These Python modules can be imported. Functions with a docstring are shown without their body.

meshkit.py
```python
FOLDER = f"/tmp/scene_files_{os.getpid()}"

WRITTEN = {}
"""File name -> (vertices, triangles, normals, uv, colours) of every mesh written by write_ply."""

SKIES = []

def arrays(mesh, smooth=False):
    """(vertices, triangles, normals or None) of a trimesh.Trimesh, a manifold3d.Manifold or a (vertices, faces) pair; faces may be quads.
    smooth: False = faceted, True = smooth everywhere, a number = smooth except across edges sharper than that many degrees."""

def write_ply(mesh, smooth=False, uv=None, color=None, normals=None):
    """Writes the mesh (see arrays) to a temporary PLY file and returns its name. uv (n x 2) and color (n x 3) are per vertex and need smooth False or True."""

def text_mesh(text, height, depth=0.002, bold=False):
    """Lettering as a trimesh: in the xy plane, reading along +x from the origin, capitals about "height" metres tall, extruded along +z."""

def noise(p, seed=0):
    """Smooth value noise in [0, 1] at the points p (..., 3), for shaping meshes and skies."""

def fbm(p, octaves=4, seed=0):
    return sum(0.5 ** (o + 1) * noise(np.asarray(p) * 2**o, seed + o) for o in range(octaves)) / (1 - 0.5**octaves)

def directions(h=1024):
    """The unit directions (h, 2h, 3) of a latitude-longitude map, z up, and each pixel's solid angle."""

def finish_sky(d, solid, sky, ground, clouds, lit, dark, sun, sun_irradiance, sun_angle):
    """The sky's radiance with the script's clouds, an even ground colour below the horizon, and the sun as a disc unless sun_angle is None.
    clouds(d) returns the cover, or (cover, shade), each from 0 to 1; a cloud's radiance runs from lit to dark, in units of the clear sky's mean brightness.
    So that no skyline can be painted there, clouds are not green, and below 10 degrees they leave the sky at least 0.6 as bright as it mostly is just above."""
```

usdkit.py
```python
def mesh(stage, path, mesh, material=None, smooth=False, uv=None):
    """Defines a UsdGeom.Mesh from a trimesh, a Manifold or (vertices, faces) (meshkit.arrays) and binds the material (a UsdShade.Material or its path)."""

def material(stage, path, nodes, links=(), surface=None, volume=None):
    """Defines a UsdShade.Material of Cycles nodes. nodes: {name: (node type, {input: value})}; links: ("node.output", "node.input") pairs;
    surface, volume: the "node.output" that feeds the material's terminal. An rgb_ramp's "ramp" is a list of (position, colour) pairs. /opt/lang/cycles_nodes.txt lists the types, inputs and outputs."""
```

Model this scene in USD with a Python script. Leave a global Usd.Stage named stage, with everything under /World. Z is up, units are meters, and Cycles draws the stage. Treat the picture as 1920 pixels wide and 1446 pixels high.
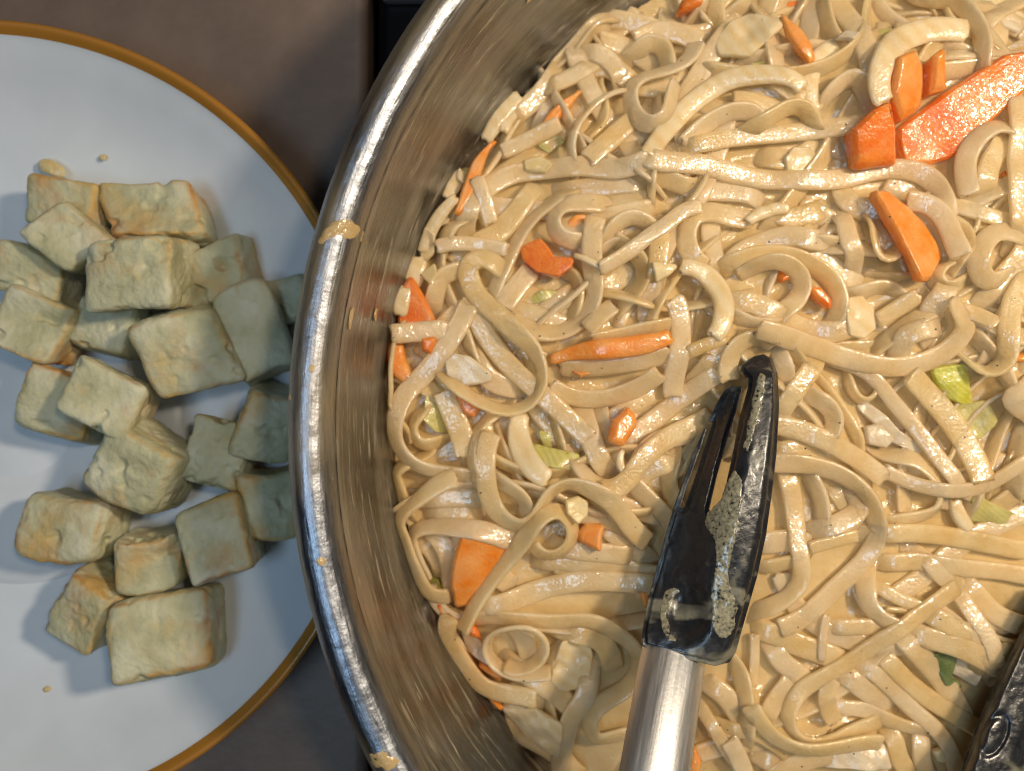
import math, random
import numpy as np, trimesh, usdkit, meshkit, manifold3d as m3
from scipy import ndimage
from scipy.interpolate import CubicSpline
from shapely.geometry import Polygon, Point
from shapely import affinity
from pxr import Usd, UsdGeom, UsdLux, UsdShade, Gf, Sdf, Vt

rng = np.random.default_rng(7)
stage = Usd.Stage.CreateInMemory()
UsdGeom.SetStageUpAxis(stage, 'Z'); UsdGeom.SetStageMetersPerUnit(stage, 1.0)
UsdGeom.Xform.Define(stage, '/World')

# ------------------------------------------------------------------ camera
ZC, F = 0.261, 1600.0                      # lens height, focal length in photograph pixels
cam = UsdGeom.Camera.Define(stage, '/World/camera')
cam.CreateHorizontalApertureAttr(24.0); cam.CreateFocalLengthAttr(20.0)
cam.CreateFStopAttr(6.2); cam.CreateFocusDistanceAttr(0.207)
cam.CreateClippingRangeAttr((0.01, 50.0))
cam.CreateExposureAttr(0.04)
cam.AddTranslateOp().Set(Gf.Vec3d(0, 0, ZC))

def W(px, py, z):
    s = (ZC - z) / F
    return (px - 960) * s, (723 - py) * s

# ------------------------------------------------------------------ lamps of the kitchen
def lamp(name, pos, target, w, h, power, col, disk=False):
    l = (UsdLux.DiskLight if disk else UsdLux.RectLight).Define(stage, '/World/' + name)
    if disk: l.CreateRadiusAttr(w / 2)
    else: l.CreateWidthAttr(w); l.CreateHeightAttr(h)
    l.CreateIntensityAttr(power); l.CreateNormalizeAttr(True); l.CreateColorAttr(Gf.Vec3f(*col))
    p, t = np.array(pos, float), np.array(target, float)
    z = (p - t) / np.linalg.norm(p - t); x = np.cross([0, 1, 0.01], z); x /= np.linalg.norm(x); y = np.cross(z, x)
    l.AddTransformOp().Set(Gf.Matrix4d(*x, 0, *y, 0, *z, 0, *p, 1))

lamp('hood_lamp', (0.30, 0.11, 0.43), (0.09, 0, 0.03), 0.055, 0.055, 0.66, (1.0, 0.84, 0.62), True)
lamp('hood_lamp_001', (0.155, 0.085, 0.52), (0.08, 0, 0.03), 0.045, 0.045, 0.21, (1.0, 0.85, 0.64), True)
lamp('kitchen_lamp', (-0.36, -0.16, 1.25), (-.03, 0, 0.03), 0.32, 0.50, 1.22, (0.52, 0.76, 1.0))
lamp('ceiling_bounce', (0.0, 0.2, 2.3), (0, 0, 0), 3.6, 3.6, 1.35, (0.90, 0.94, 1.0))

# ------------------------------------------------------------------ helpers
LOOK = '/World/Looks/'
UsdGeom.Scope.Define(stage, '/World/Looks')
used = {}
def fresh(parent, name):
    k = (parent, name); used[k] = used.get(k, -1) + 1
    return f'{parent}/{name}' + (f'_{used[k]:03d}' if used[k] else '')
def tag(prim, label=None, cat=None, group=None, kind=None):
    for k, v in (('label', label), ('category', cat), ('group', group), ('kind', kind)):
        if v: prim.SetCustomDataByKey(k, v)
    return prim
def obj(name, mesh, mat, parent='/World', smooth=40, uv=None, prim=None, **kw):
    p = fresh(parent, name)
    m = usdkit.mesh(stage, p, mesh, LOOK + mat, smooth=smooth, uv=uv)
    tag(m.GetPrim(), **kw); return p
def thing(name, loc=(0, 0, 0), **kw):
    p = fresh('/World', name); x = UsdGeom.Xform.Define(stage, p)
    tag(x.GetPrim(), **kw); return p
def sm(a, b, x):
    t = np.clip((x - a) / (b - a), 0, 1); return t * t * (3 - 2 * t)
def lathe(prof, n=256, a0=0, a1=2 * math.pi):
    """closed turn of a profile [(r, z)]; returns vertices, triangles and uv (metres along the turn, metres along the profile)"""
    prof = np.array(prof, float); k = len(prof)
    arc = np.r_[0, np.cumsum(np.linalg.norm(np.diff(prof, axis=0), axis=1))]
    a = np.linspace(a0, a1, n + 1)
    v = np.stack([np.outer(np.cos(a), prof[:, 0]), np.outer(np.sin(a), prof[:, 0]), np.tile(prof[:, 1], (n + 1, 1))], -1).reshape(-1, 3)
    uv = np.stack([np.repeat(a * 0.15, k), np.tile(arc, n + 1)], -1)
    i = (np.arange(n)[:, None] * k + np.arange(k - 1)[None]).ravel()
    f = np.vstack([np.c_[i, i + k, i + k + 1], np.c_[i, i + k + 1, i + 1]])
    return v, f, uv
def spline_prof(pts, n):
    p = np.array(pts, float); t = np.r_[0, np.cumsum(np.sqrt(np.linalg.norm(np.diff(p, axis=0), axis=1)))]
    return CubicSpline(t, p)(np.linspace(0, t[-1], n))

# ------------------------------------------------------------------ materials
def mat(name, nodes, links, surface='p.BSDF', volume=None):
    usdkit.material(stage, LOOK + name, nodes, links, surface=surface)

def food(name, c1, c2, scale=180, rough=(0.2, 0.42), sss=0.35, rad=(1, .80, .58), sscale=.0018, bump=.35, bscale=1100, spec=0.5, coat=0.4, stripes=None, film=None):
    n = {"g": ("geometry", {}),
         "n1": ("noise_texture", {"scale": scale, "detail": 3.0}),
         "r1": ("rgb_ramp", {"ramp": [(0.3, c1), (0.7, c2)]}),
         "n2": ("noise_texture", {"scale": bscale, "detail": 2.0, "roughness": .6}),
         "n4": ("noise_texture", {"scale": 330.0, "detail": 2.0}),
         "n3": ("noise_texture", {"scale": scale * 2.3, "detail": 2.0}),
         "rr": ("map_range", {"from_min": .35, "from_max": .65, "to_min": rough[0], "to_max": rough[1], "clamp": True}),
         "b0": ("bump", {"strength": bump * .6, "distance": .0009}),
         "b": ("bump", {"strength": bump * 1.5, "distance": .0005}),
         "n6": ("noise_texture", {"scale": 820.0, "detail": 1.0}), "bc": ("bump", {"strength": .36, "distance": .0005}),
         "p": ("principled_bsdf", {"subsurface_weight": sss, "subsurface_radius": rad, "subsurface_scale": sscale, "specular_ior_level": spec,
                                   "coat_weight": coat, "coat_roughness": .05, "ior": 1.42})}
    l = [("g.position", "n1.vector"), ("g.position", "n2.vector"), ("g.position", "n3.vector"), ("g.position", "n4.vector"), ("n1.fac", "r1.fac"), ("r1.color", "p.base_color"),
         ("n4.fac", "b0.height"), ("b0.normal", "b.normal"), ("n2.fac", "b.height"), ("b.normal", "p.normal"), ("g.position", "n6.vector"), ("n6.fac", "bc.height"), ("b0.normal", "bc.normal"), ("bc.normal", "p.coat_normal"), ("n3.fac", "rr.value"), ("rr.result", "p.roughness")]
    if film:
        n.update({"nf": ("noise_texture", {"scale": 95.0, "detail": 3.0, "distortion": .5}), "rf": ("rgb_ramp", {"ramp": [(.50, (0, 0, 0)), (.66, (1, 1, 1))]}), "ff": ("math", {"math_type": "multiply", "value2": .55}), "fx": ("mix_color", {"b": film}),
                  "wv": ("wave_texture", {"scale": 260.0, "distortion": 4.0, "detail": 2.0, "bands_direction": "diagonal"}), "wm": ("math", {"math_type": "multiply", "value2": .09}), "wx": ("mix_color", {"b": (.95, .42, .10)})})
        l = [x for x in l if x[1] != "p.base_color"] + [("g.position", "nf.vector"), ("nf.fac", "rf.fac"), ("rf.color", "ff.value1"), ("ff.value", "fx.fac"), ("g.position", "wv.vector"), ("wv.fac", "wm.value1"), ("wm.value", "wx.fac"), ("r1.color", "wx.a"), ("wx.result", "fx.a"), ("fx.result", "p.base_color")]
    if stripes:
        n["w"] = ("wave_texture", {"scale": stripes[0], "distortion": 3.0, "detail": 2.0, "bands_direction": stripes[2]})
        n["mx"] = ("mix_color", {"b": stripes[1]}); n["mf"] = ("math", {"math_type": "multiply", "value2": .55})
        l = [x for x in l if x[1] != "p.base_color"] + [("g.position", "w.vector"), ("w.fac", "mf.value1"), ("mf.value", "mx.fac"), ("r1.color", "mx.a"), ("mx.result", "p.base_color")]
    mat(name, n, l)

NV = 5
for i in range(NV):
    k = [0, .35, -.35, .7, -.7][i]
    food(f'noodle_{i}', (.78 + .05 * k, .455 + .05 * k, .18 + .05 * k), (.90 + .02 * k, .61 + .035 * k, .31 + .06 * k), scale=110, rough=(.2, .4), bump=.26, coat=.9, sss=.6, rad=(1, .93, .82))
food('sauce', (.50, .325, .13), (.64, .45, .215), scale=90, bscale=600, bump=.3, rough=(.12, .3), sss=.2)
food('carrot', (.84, .20, .012), (.86, .33, .09), scale=200, bump=.3, sss=.3, rad=(1, .4, .15), rough=(.12, .3), coat=.6, film=(.80, .36, .13))
food('carrot_red', (.80, .13, .012), (.86, .24, .04), scale=170, bump=.3, sss=.3, rad=(1, .4, .15), rough=(.12, .3), coat=.6, film=(.80, .36, .13))
food('onion', (.74, .49, .22), (.84, .62, .34), scale=120, bump=.25, sss=.35, rad=(1,.9,.75), sscale=.0015, rough=(.12, .28), coat=.4, stripes=(120., (.86, .68, .42), 'diagonal'))
food('onion_white', (.68, .50, .31), (.76, .59, .38), scale=120, bump=.3, sss=.35, rad=(1,.92,.8), sscale=.0015, rough=(.12, .28), coat=.4, stripes=(140., (.82, .68, .48), 'diagonal'))
food('garlic', (.84, .57, .25), (.88, .66, .34), scale=150, bump=.3, sss=.4)
food('leek_bright', (.56, .47, .03), (.66, .60, .14), scale=120, bump=.3, sss=.3, stripes=(330., (.42, .42, .03), 'diagonal'))
food('leek_yellow', (.58, .46, .13), (.70, .58, .26), scale=120, bump=.3, sss=.3, stripes=(330., (.42, .42, .03), 'diagonal'))
food('leek_olive', (.34, .29, .09), (.52, .44, .18), scale=160, bump=.4, sss=.2)
food('leek_green', (.07, .10, .03), (.20, .23, .09), scale=160, bump=.4, sss=.15)
food('leek_pale', (.56, .44, .13), (.68, .56, .22), scale=120, bump=.3, sss=.4, stripes=(330., (.50, .44, .10), 'diagonal'))
food('pepper', (.02, .015, .01), (.05, .035, .02), sss=0., bump=.2)
food('crumb', (.62, .55, .30), (.55, .36, .12), sss=.1, bump=.5)

# tofu: pale sage curd with fried patches; 'crust' is high on its edges
mat('tofu', {"g": ("geometry", {}), "oi": ("object_info", {}), "at": ("attribute", {"attribute": "crust"}),
    "n1": ("noise_texture", {"scale": 85.0, "detail": 4.0}), "n2": ("noise_texture", {"scale": 520.0, "detail": 3.0}), "n3": ("noise_texture", {"scale": 60.0, "detail": 3.0, "roughness": .6}),
    "r1": ("rgb_ramp", {"ramp": [(.3, (.34, .325, .185)), (.5, (.47, .45, .285)), (.72, (.60, .575, .42))]}),
    "m1": ("math", {"math_type": "multiply_add", "value2": .26}), "r2": ("rgb_ramp", {"ramp": [(.54, (0, 0, 0)), (.80, (1, 1, 1))]}),
    "r3": ("rgb_ramp", {"ramp": [(.35, (.55, .36, .11)), (.6, (.42, .21, .06)), (.75, (.20, .06, .015))]}),
    "mx": ("mix_color", {}), "b": ("bump", {"strength": .5, "distance": .001}), "b2": ("bump", {"strength": .3, "distance": .003}),
    "p": ("principled_bsdf", {"roughness": .62, "subsurface_weight": .15, "subsurface_radius": (1, .95, .85), "subsurface_scale": .003})},
    [("g.position", "n1.vector"), ("g.position", "n2.vector"), ("g.position", "n3.vector"), ("n1.fac", "r1.fac"), ("at.fac", "m1.value1"), ("n3.fac", "m1.value3"),
     ("m1.value", "r2.fac"), ("n1.fac", "r3.fac"), ("r2.color", "mx.fac"), ("r1.color", "mx.a"), ("r3.color", "mx.b"), ("mx.result", "p.base_color"),
     ("n1.fac", "b2.height"), ("b2.normal", "b.normal"), ("n2.fac", "b.height"), ("b.normal", "p.normal")])

def glaze(name, c, rough=.16):
    mat(name, {"g": ("geometry", {}), "n": ("noise_texture", {"scale": 70.0, "detail": 3.0}), "r": ("rgb_ramp", {"ramp": [(.3, tuple(x * .93 for x in c)), (.7, c)]}),
               "p": ("principled_bsdf", {"roughness": rough, "coat_weight": .3, "coat_roughness": .05})}, [("g.position", "n.vector"), ("n.fac", "r.fac"), ("r.color", "p.base_color")])
glaze('plate_white', (.64, .68, .735), .3)
glaze('plate_ochre', (.36, .16, .025), .25)

mat('counter', {"g": ("geometry", {}), "n": ("noise_texture", {"scale": 22.0, "detail": 6.0, "roughness": .6}), "n2": ("noise_texture", {"scale": 260.0, "detail": 2.0}),
    "r": ("rgb_ramp", {"ramp": [(.3, (.098, .068, .052)), (.55, (.148, .102, .078)), (.75, (.19, .138, .108))]}), "b": ("bump", {"strength": .15, "distance": .001}),
    "p": ("principled_bsdf", {"roughness": .5})}, [("g.position", "n.vector"), ("g.position", "n2.vector"), ("n.fac", "r.fac"), ("r.color", "p.base_color"), ("n2.fac", "b.height"), ("b.normal", "p.normal")])
mat('black_glass', {"p": ("principled_bsdf", {"base_color": (.004, .004, .005), "roughness": .3, "specular_ior_level": .12})}, [])
mat('grey_metal', {"p": ("principled_bsdf", {"base_color": (.45, .45, .48), "roughness": .4, "metallic": .8})}, [])

def steel(name, base, r0, r1, film, su=(14., 420.), thr=(.60, .74), bump=.25, filmcol=(.52, .40, .22)):
    """brushed, splashed stainless steel: streaks follow the turn (uv), dried sauce film where a stretched noise is high"""
    mat(name, {"uv": ("texture_coordinate", {}), "g": ("geometry", {}),
        "mp": ("mapping", {"scale": (su[0], su[1], 1.), "rotation": (0, 0, .10)}), "mp2": ("mapping", {"scale": (60., 430., 1.), "rotation": (0, 0, .16)}), "mp3": ("mapping", {"scale": (60., 900., 1.), "rotation": (0, 0, -.35)}),
        "n1": ("noise_texture", {"scale": 1.0, "detail": 5.0, "roughness": .7}), "n2": ("noise_texture", {"scale": 1.0, "detail": 4.0, "roughness": .65, "distortion": .6}), "n3": ("noise_texture", {"scale": 1.0, "detail": 3.0}),
        "n5": ("noise_texture", {"scale": 900.0, "detail": 2.0}),
        "ad": ("math", {"math_type": "add"}), "ad2": ("math", {"math_type": "multiply_add", "value2": .5}),
        "rr": ("map_range", {"from_min": .3, "from_max": .7, "to_min": r0, "to_max": r1, "clamp": True}),
        "cr": ("rgb_ramp", {"ramp": [(.3, tuple(x * .72 for x in base)), (.7, base)]}),
        "mk": ("rgb_ramp", {"ramp": [(thr[0], (0, 0, 0)), (thr[1], (1, 1, 1))]}), "mkf": ("math", {"math_type": "multiply", "value2": film}), "mp4": ("mapping", {"scale": (16., 55., 1.), "rotation": (0, 0, .25)}), "n6": ("noise_texture", {"scale": 1.0, "detail": 5.0, "roughness": .6}), "mk2": ("rgb_ramp", {"ramp": [(.46, (0, 0, 0)), (.68, (1, 1, 1))]}), "mk2f": ("math", {"math_type": "multiply", "value2": film * .55}), "mm": ("math", {"math_type": "maximum"}),
        "b": ("bump", {"strength": bump, "distance": .0004}), "b2": ("bump", {"strength": .5, "distance": .0006}),
        "pm": ("principled_bsdf", {"metallic": 1.0}), "ps": ("principled_bsdf", {"base_color": filmcol, "roughness": .32}),
        "mix": ("mix_closure", {})},
        [("uv.UV", "mp.vector"), ("uv.UV", "mp2.vector"), ("uv.UV", "mp3.vector"), ("mp.vector", "n1.vector"), ("mp2.vector", "n2.vector"), ("mp3.vector", "n3.vector"), ("g.position", "n5.vector"),
         ("n1.fac", "ad.value1"), ("n3.fac", "ad.value2"), ("n5.fac", "ad2.value1"), ("ad.value", "ad2.value3"), ("ad2.value", "b.height"), ("n1.fac", "rr.value"), ("rr.result", "pm.roughness"), ("n1.fac", "cr.fac"), ("cr.color", "pm.base_color"),
         ("b.normal", "pm.normal"), ("n2.fac", "mk.fac"), ("mk.color", "mkf.value1"), ("mkf.value", "mm.value1"), ("uv.UV", "mp4.vector"), ("mp4.vector", "n6.vector"), ("n6.fac", "mk2.fac"), ("mk2.color", "mk2f.value1"), ("mk2f.value", "mm.value2"), ("mm.value", "mix.fac"), ("n2.fac", "b2.height"), ("b2.normal", "ps.normal"), ("pm.BSDF", "mix.closure1"), ("ps.BSDF", "mix.closure2")],
        surface='mix.closure')
steel('steel_wall', (.25, .26, .28), .20, .40, .58, thr=(.56, .68), filmcol=(.56, .49, .38))
steel('steel_rim', (.32, .34, .39), .24, .46, .55, su=(90., 700.), thr=(.64, .74), bump=.35)
steel('steel_arm', (.93, .93, .95), .36, .5, .0, su=(30., 500.), bump=.15)

mat('nylon', {"g": ("geometry", {}), "n1": ("noise_texture", {"scale": 55.0, "detail": 3.0, "roughness": .5, "distortion": .8}), "n2": ("noise_texture", {"scale": 900.0, "detail": 2.0}), "n3": ("noise_texture", {"scale": 1500.0, "detail": 2.0}), "n4": ("noise_texture", {"scale": 300.0, "detail": 3.0}),
    "mk": ("rgb_ramp", {"ramp": [(.61, (0, 0, 0)), (.66, (1, 1, 1))]}), "sp": ("rgb_ramp", {"ramp": [(.22, (0, 0, 0)), (.34, (1, 1, 1))]}), "mu": ("math", {"math_type": "multiply"}), "mv": ("math", {"math_type": "multiply", "value2": .62}),
    "mx": ("mix_color", {"a": (.012, .013, .016), "b": (.27, .25, .18)}), "rr": ("map_range", {"from_min": .3, "from_max": .7, "to_min": .22, "to_max": .5, "clamp": True}),
    "b": ("bump", {"strength": .25, "distance": .0005}), "b1": ("bump", {"strength": .18, "distance": .0014}), "p": ("principled_bsdf", {"coat_weight": .3, "coat_roughness": .2})},
    [(("g.position"), f"n{i}.vector") for i in (1, 2, 3, 4)] + [("n1.fac", "mk.fac"), ("n3.fac", "sp.fac"), ("mk.color", "mu.value1"), ("sp.color", "mu.value2"), ("mu.value", "mv.value1"), ("mv.value", "mx.fac"), ("mx.result", "p.base_color"),
     ("n4.fac", "rr.value"), ("rr.result", "p.roughness"), ("n4.fac", "b1.height"), ("b1.normal", "b.normal"), ("n2.fac", "b.height"), ("b.normal", "p.normal")])

mat('clear_water', {"p": ("principled_bsdf", {"transmission_weight": 1.0, "roughness": .02, "ior": 1.33})}, [])
mat('drip', {"g": ("geometry", {}), "n": ("noise_texture", {"scale": 1250.0, "detail": 2.0}), "n2": ("noise_texture", {"scale": 240.0, "detail": 3.0}), "s": ("math", {"math_type": "multiply_add", "value2": .6}), "r": ("rgb_ramp", {"ramp": [(.60, (.02, .02, .02)), (.68, (.15, .14, .10)), (1.0, (.33, .30, .20))]}),
    "b": ("bump", {"strength": .2, "distance": .0004}), "p": ("principled_bsdf", {"roughness": .22, "coat_weight": .5, "coat_roughness": .08})}, [("g.position", "n.vector"), ("g.position", "n2.vector"), ("n2.fac", "s.value1"), ("n.fac", "s.value3"), ("s.value", "r.fac"), ("r.color", "p.base_color"), ("n.fac", "b.height"), ("b.normal", "p.normal")])

# ------------------------------------------------------------------ counter and stove
PC = np.array(W(1915, 802, .071))
ex = W(688, 0, 0)[0]
def slab(x0, x1, y0, y1, z0, z1, r=.004):
    pts = [m3.Manifold.sphere(r, 24).translate((x, y, z)) for x in (x0 + r, x1 - r) for y in (y0 + r, y1 - r) for z in (z0 + r, z1 - r)]
    return m3.Manifold.batch_hull(pts)
obj('counter', slab(-.62, ex, -.5, .5, -.04, 0), 'counter', kind='structure', label='brown stone worktop under the plate, ending at the stove gap', cat='worktop')
obj('stove_top', slab(ex + .003, .75, -.5, .5, -.05, -.001), 'black_glass', kind='structure', label='black glass stove top under the steel pan', cat='stove')
b = slab(ex + .005, ex + .020, .1165, .135, -.001, .004, .0015)
obj('stove_trim', b, 'grey_metal', label='small grey metal trim on the black stove at the top border', cat='trim')

# ------------------------------------------------------------------ pan
pan = thing('saute_pan', label='large stainless steel saute pan full of noodles, splashed along its rim', cat='pan')
def wall_r(z): return np.interp(z, [0, .004, .012, .027, .045, .066], [.130, .138, .1445, .1492, .1520, .1536])
zz = np.linspace(.0035, .0662, 40)
inner = [(0.0005, .0035), (.06, .0035), (.12, .0035)] + [(float(wall_r(z)), float(z)) for z in zz[2:]]
v, f, uv = lathe(inner, 360); v[:, :2] += PC
obj('inner_wall', (v, f), 'steel_wall', pan, smooth=True, uv=uv)
ra = np.radians(np.linspace(200, -38, 40))
rim = np.r_[[(.1536, .0660)], np.c_[.1586 + .0050 * np.cos(ra), .0690 + .0060 * np.sin(ra)], [(.1578, .0655)]]
v, f, uv = lathe(rim, 720)
ang = np.arctan2(v[:, 1], v[:, 0])
d = (meshkit.fbm(np.c_[np.cos(ang) * 60, np.sin(ang) * 60, v[:, 2] * 300], 3) - .5)
v[:, 2] += d * .0005; v[:, :2] += PC
obj('rolled_rim', (v, f), 'steel_rim', pan, smooth=True, uv=uv)
outer = [(.1578, .0655), (.1550, .060), (.1526, .045), (.1500, .027), (.1454, .011), (.139, .002), (.131, -.0008), (0.001, -.0008)]
v, f, uv = lathe(outer, 240); v[:, :2] += PC
obj('outer_wall', (v, f), 'steel_wall', pan, smooth=True, uv=uv)

# ------------------------------------------------------------------ plate
PL = np.array(W(-42, 792, .0275)) - [.0015, 0]
plate = thing('shallow_plate', label='white glazed shallow plate with ochre rim holding fried tofu', cat='plate')
pr = spline_prof([(.0004, .0060), (.03, .0060), (.055, .0066), (.076, .0098), (.092, .0158), (.1020, .0219), (.1060, .0245), (.1072, .0255)], 60)
v, f, uv = lathe(pr, 300); v[:, :2] += PL; obj('dish', (v, f), 'plate_white', plate, smooth=True)
pr = spline_prof([(.1072, .0255), (.1084, .0266), (.1098, .0273), (.1107, .0267), (.1108, .0252), (.1096, .0237)], 24)
v, f, uv = lathe(pr, 300); v[:, :2] += PL; obj('ochre_rim', (v, f), 'plate_ochre', plate, smooth=True)
pr = spline_prof([(.1096, .0237), (.1030, .0180), (.090, .010), (.072, .0052), (.060, .0035), (.058, .0006), (.054, .0006), (.052, .003), (.001, .003)], 50)
v, f, uv = lathe(pr, 200); v[:, :2] += PL; obj('underside', (v, f), 'plate_white', plate, smooth=40)

# ------------------------------------------------------------------ tofu
def tofu(cx, cy, w, h, rot, z0, ht, tilt, seed, label, pale=0):
    r = np.random.default_rng(seed)
    s = (ZC - z0 - ht) / F
    ht *= .88; sx, sy, sz = w * s * .46, h * s * .46, ht / 2
    m = trimesh.creation.icosphere(subdivisions=5); u = m.vertices
    p = r.uniform(6.5, 10.0)
    k = (np.abs(u) ** p).sum(1) ** (-1 / p); q = u * k[:, None]
    srt = np.sort(np.abs(q), axis=1); crust = sm(.80, .98, srt[:, 1]) * .9          # near an edge of the block
    q = q + .10 * r.normal(size=3) * q[:, [1, 2, 0]] * np.array([1, 1, .6]) + .08 * r.normal(size=3) * (q[:, [2, 0, 1]] ** 2 - .3)
    q *= np.array([sx, sy, sz])
    n = m.vertex_normals
    o = r.uniform(0, 50, 3)
    q += n * ((meshkit.fbm(q * 75 + o, 2, seed) - .5) * .0026 - np.maximum(meshkit.fbm(q * 210 + o, 2, seed + 4) - .62, 0) * .008 + (meshkit.fbm(q * 380 + o, 3, seed + 9) - .5) * .0010)[:, None]
    R = trimesh.transformations.euler_matrix(math.radians(tilt[0]), math.radians(tilt[1]), math.radians(-rot))[:3, :3]
    q = q @ R.T
    x, y = W(cx, cy, z0 + ht * .8)
    q += np.array([x, y, z0 - q[:, 2].min()])
    crust = np.clip(crust + (meshkit.noise(q * 60 + o) - .5) * .5 - pale, 0, 1)
    path = obj('tofu_cube', (q, m.faces), 'tofu', smooth=True, label=label, cat='tofu', group='fried tofu cubes on the plate')
    UsdGeom.PrimvarsAPI(stage.GetPrimAtPath(path)).CreatePrimvar('crust', Sdf.ValueTypeNames.FloatArray, 'vertex').Set(Vt.FloatArray.FromNumpy(crust.astype(np.float32)))
B0, B1 = .0062, .0185
TOFU = [
 (128, 388, 150, 105, 8, B0, .021, (4, 0), 'half hidden tofu cube at the upper end of the pile', 0),
 (292, 412, 196, 118, -2, B0, .022, (-10, 3), 'tofu block with a brown fried top edge, uppermost on the plate', -.25),
 (415, 512, 135, 118, -22, B0, .020, (6, -8), 'browned tofu cube right of the central smooth one', -.3),
 (62, 515, 140, 108, 22, B0, .020, (5, 6), 'low tofu cube at the upper left border of the photo', -.1),
 (68, 610, 150, 135, 22, B0, .022, (-4, 5), 'tofu cube cut by the left border below another', 0),
 (203, 618, 128, 112, 14, B0, .019, (4, -6), 'small tofu cube tucked under the central smooth one', .1),
 (475, 622, 122, 195, -22, B0, .024, (5, 8), 'long upright tofu block closest to the pan at the top', .1),
 (545, 560, 90, 100, -10, B0, .019, (0, 6), 'shaded tofu cube mostly hidden by the pan rim', .1),
 (112, 762, 150, 140, 18, B0, .019, (3, 5), 'tofu cube under the pale pointed one on the left', 0),
 (505, 795, 130, 150, 14, B0, .022, (6, 10), 'crumbly tofu cube beside the pan rim at mid height', -.1),
 (408, 858, 128, 140, 14, B0, .022, (-6, 4), 'dark sided tofu cube between the browned and crumbly ones', .1),
 (512, 942, 135, 140, -4, B0, .021, (5, 8), 'golden patched tofu cube touching the pan rim below', -.3),
 (130, 992, 182, 140, 5, B0, .022, (-5, -3), 'separate rectangular tofu cube low on the left', -.15),
 (285, 1050, 135, 118, -6, B0, .021, (4, 4), 'squat tofu cube below the tilted golden one', -.1),
 (172, 1140, 125, 145, 28, B0, .020, (6, -10), 'leaning tofu cube beside the lowest big block', -.15),
 (345, 655, 188, 172, -14, B0 + .004, .026, (6, 10), 'large tofu block in the middle with a shaded right face', .05),
 (262, 880, 165, 165, 32, B0 + .004, .024, (10, -6), 'tilted golden tofu cube in the centre of the plate', -.15),
 (402, 1012, 145, 165, -20, B0 + .002, .026, (-8, 8), 'tofu cube with one brown spot on its smooth face', 0),
 (312, 1190, 205, 168, -10, B0, .025, (-8, 6), 'biggest rough tofu block at the lower end of the pile', -.1),
 (128, 445, 130, 118, 40, B1 - .004, .018, (-8, 6), 'whitish tofu cube on top at the upper left of the pile', .35),
 (250, 512, 190, 150, -3, B1, .022, (5, -5), 'smooth rectangular tofu block topmost in the pile', .15),
 (195, 748, 158, 125, 28, B1 - .002, .018, (-6, 6), 'pale pointed tofu cube lying over another on the left', .3),
]
for i, t in enumerate(TOFU): tofu(t[0], t[1], t[2], t[3], t[4], t[5], t[6], t[7], 100 + i, t[8], t[9])
def blob(px, py, z, rx, ry, rz, seed, rot=0, sub=3, rough=.35, fr=1.1):
    m = trimesh.creation.icosphere(subdivisions=sub); q = m.vertices.copy()
    q *= (1 + rough * (meshkit.fbm(q * fr + seed * 3.7, 3, seed) - .5) * 2)[:, None]
    q *= np.array([rx, ry, rz]); a = math.radians(rot); c, s = math.cos(a), math.sin(a)
    q[:, :2] = q[:, :2] @ np.array([[c, s], [-s, c]])
    x, y = W(px, py, z); return q + np.array([x, y, z]), m.faces
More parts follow.
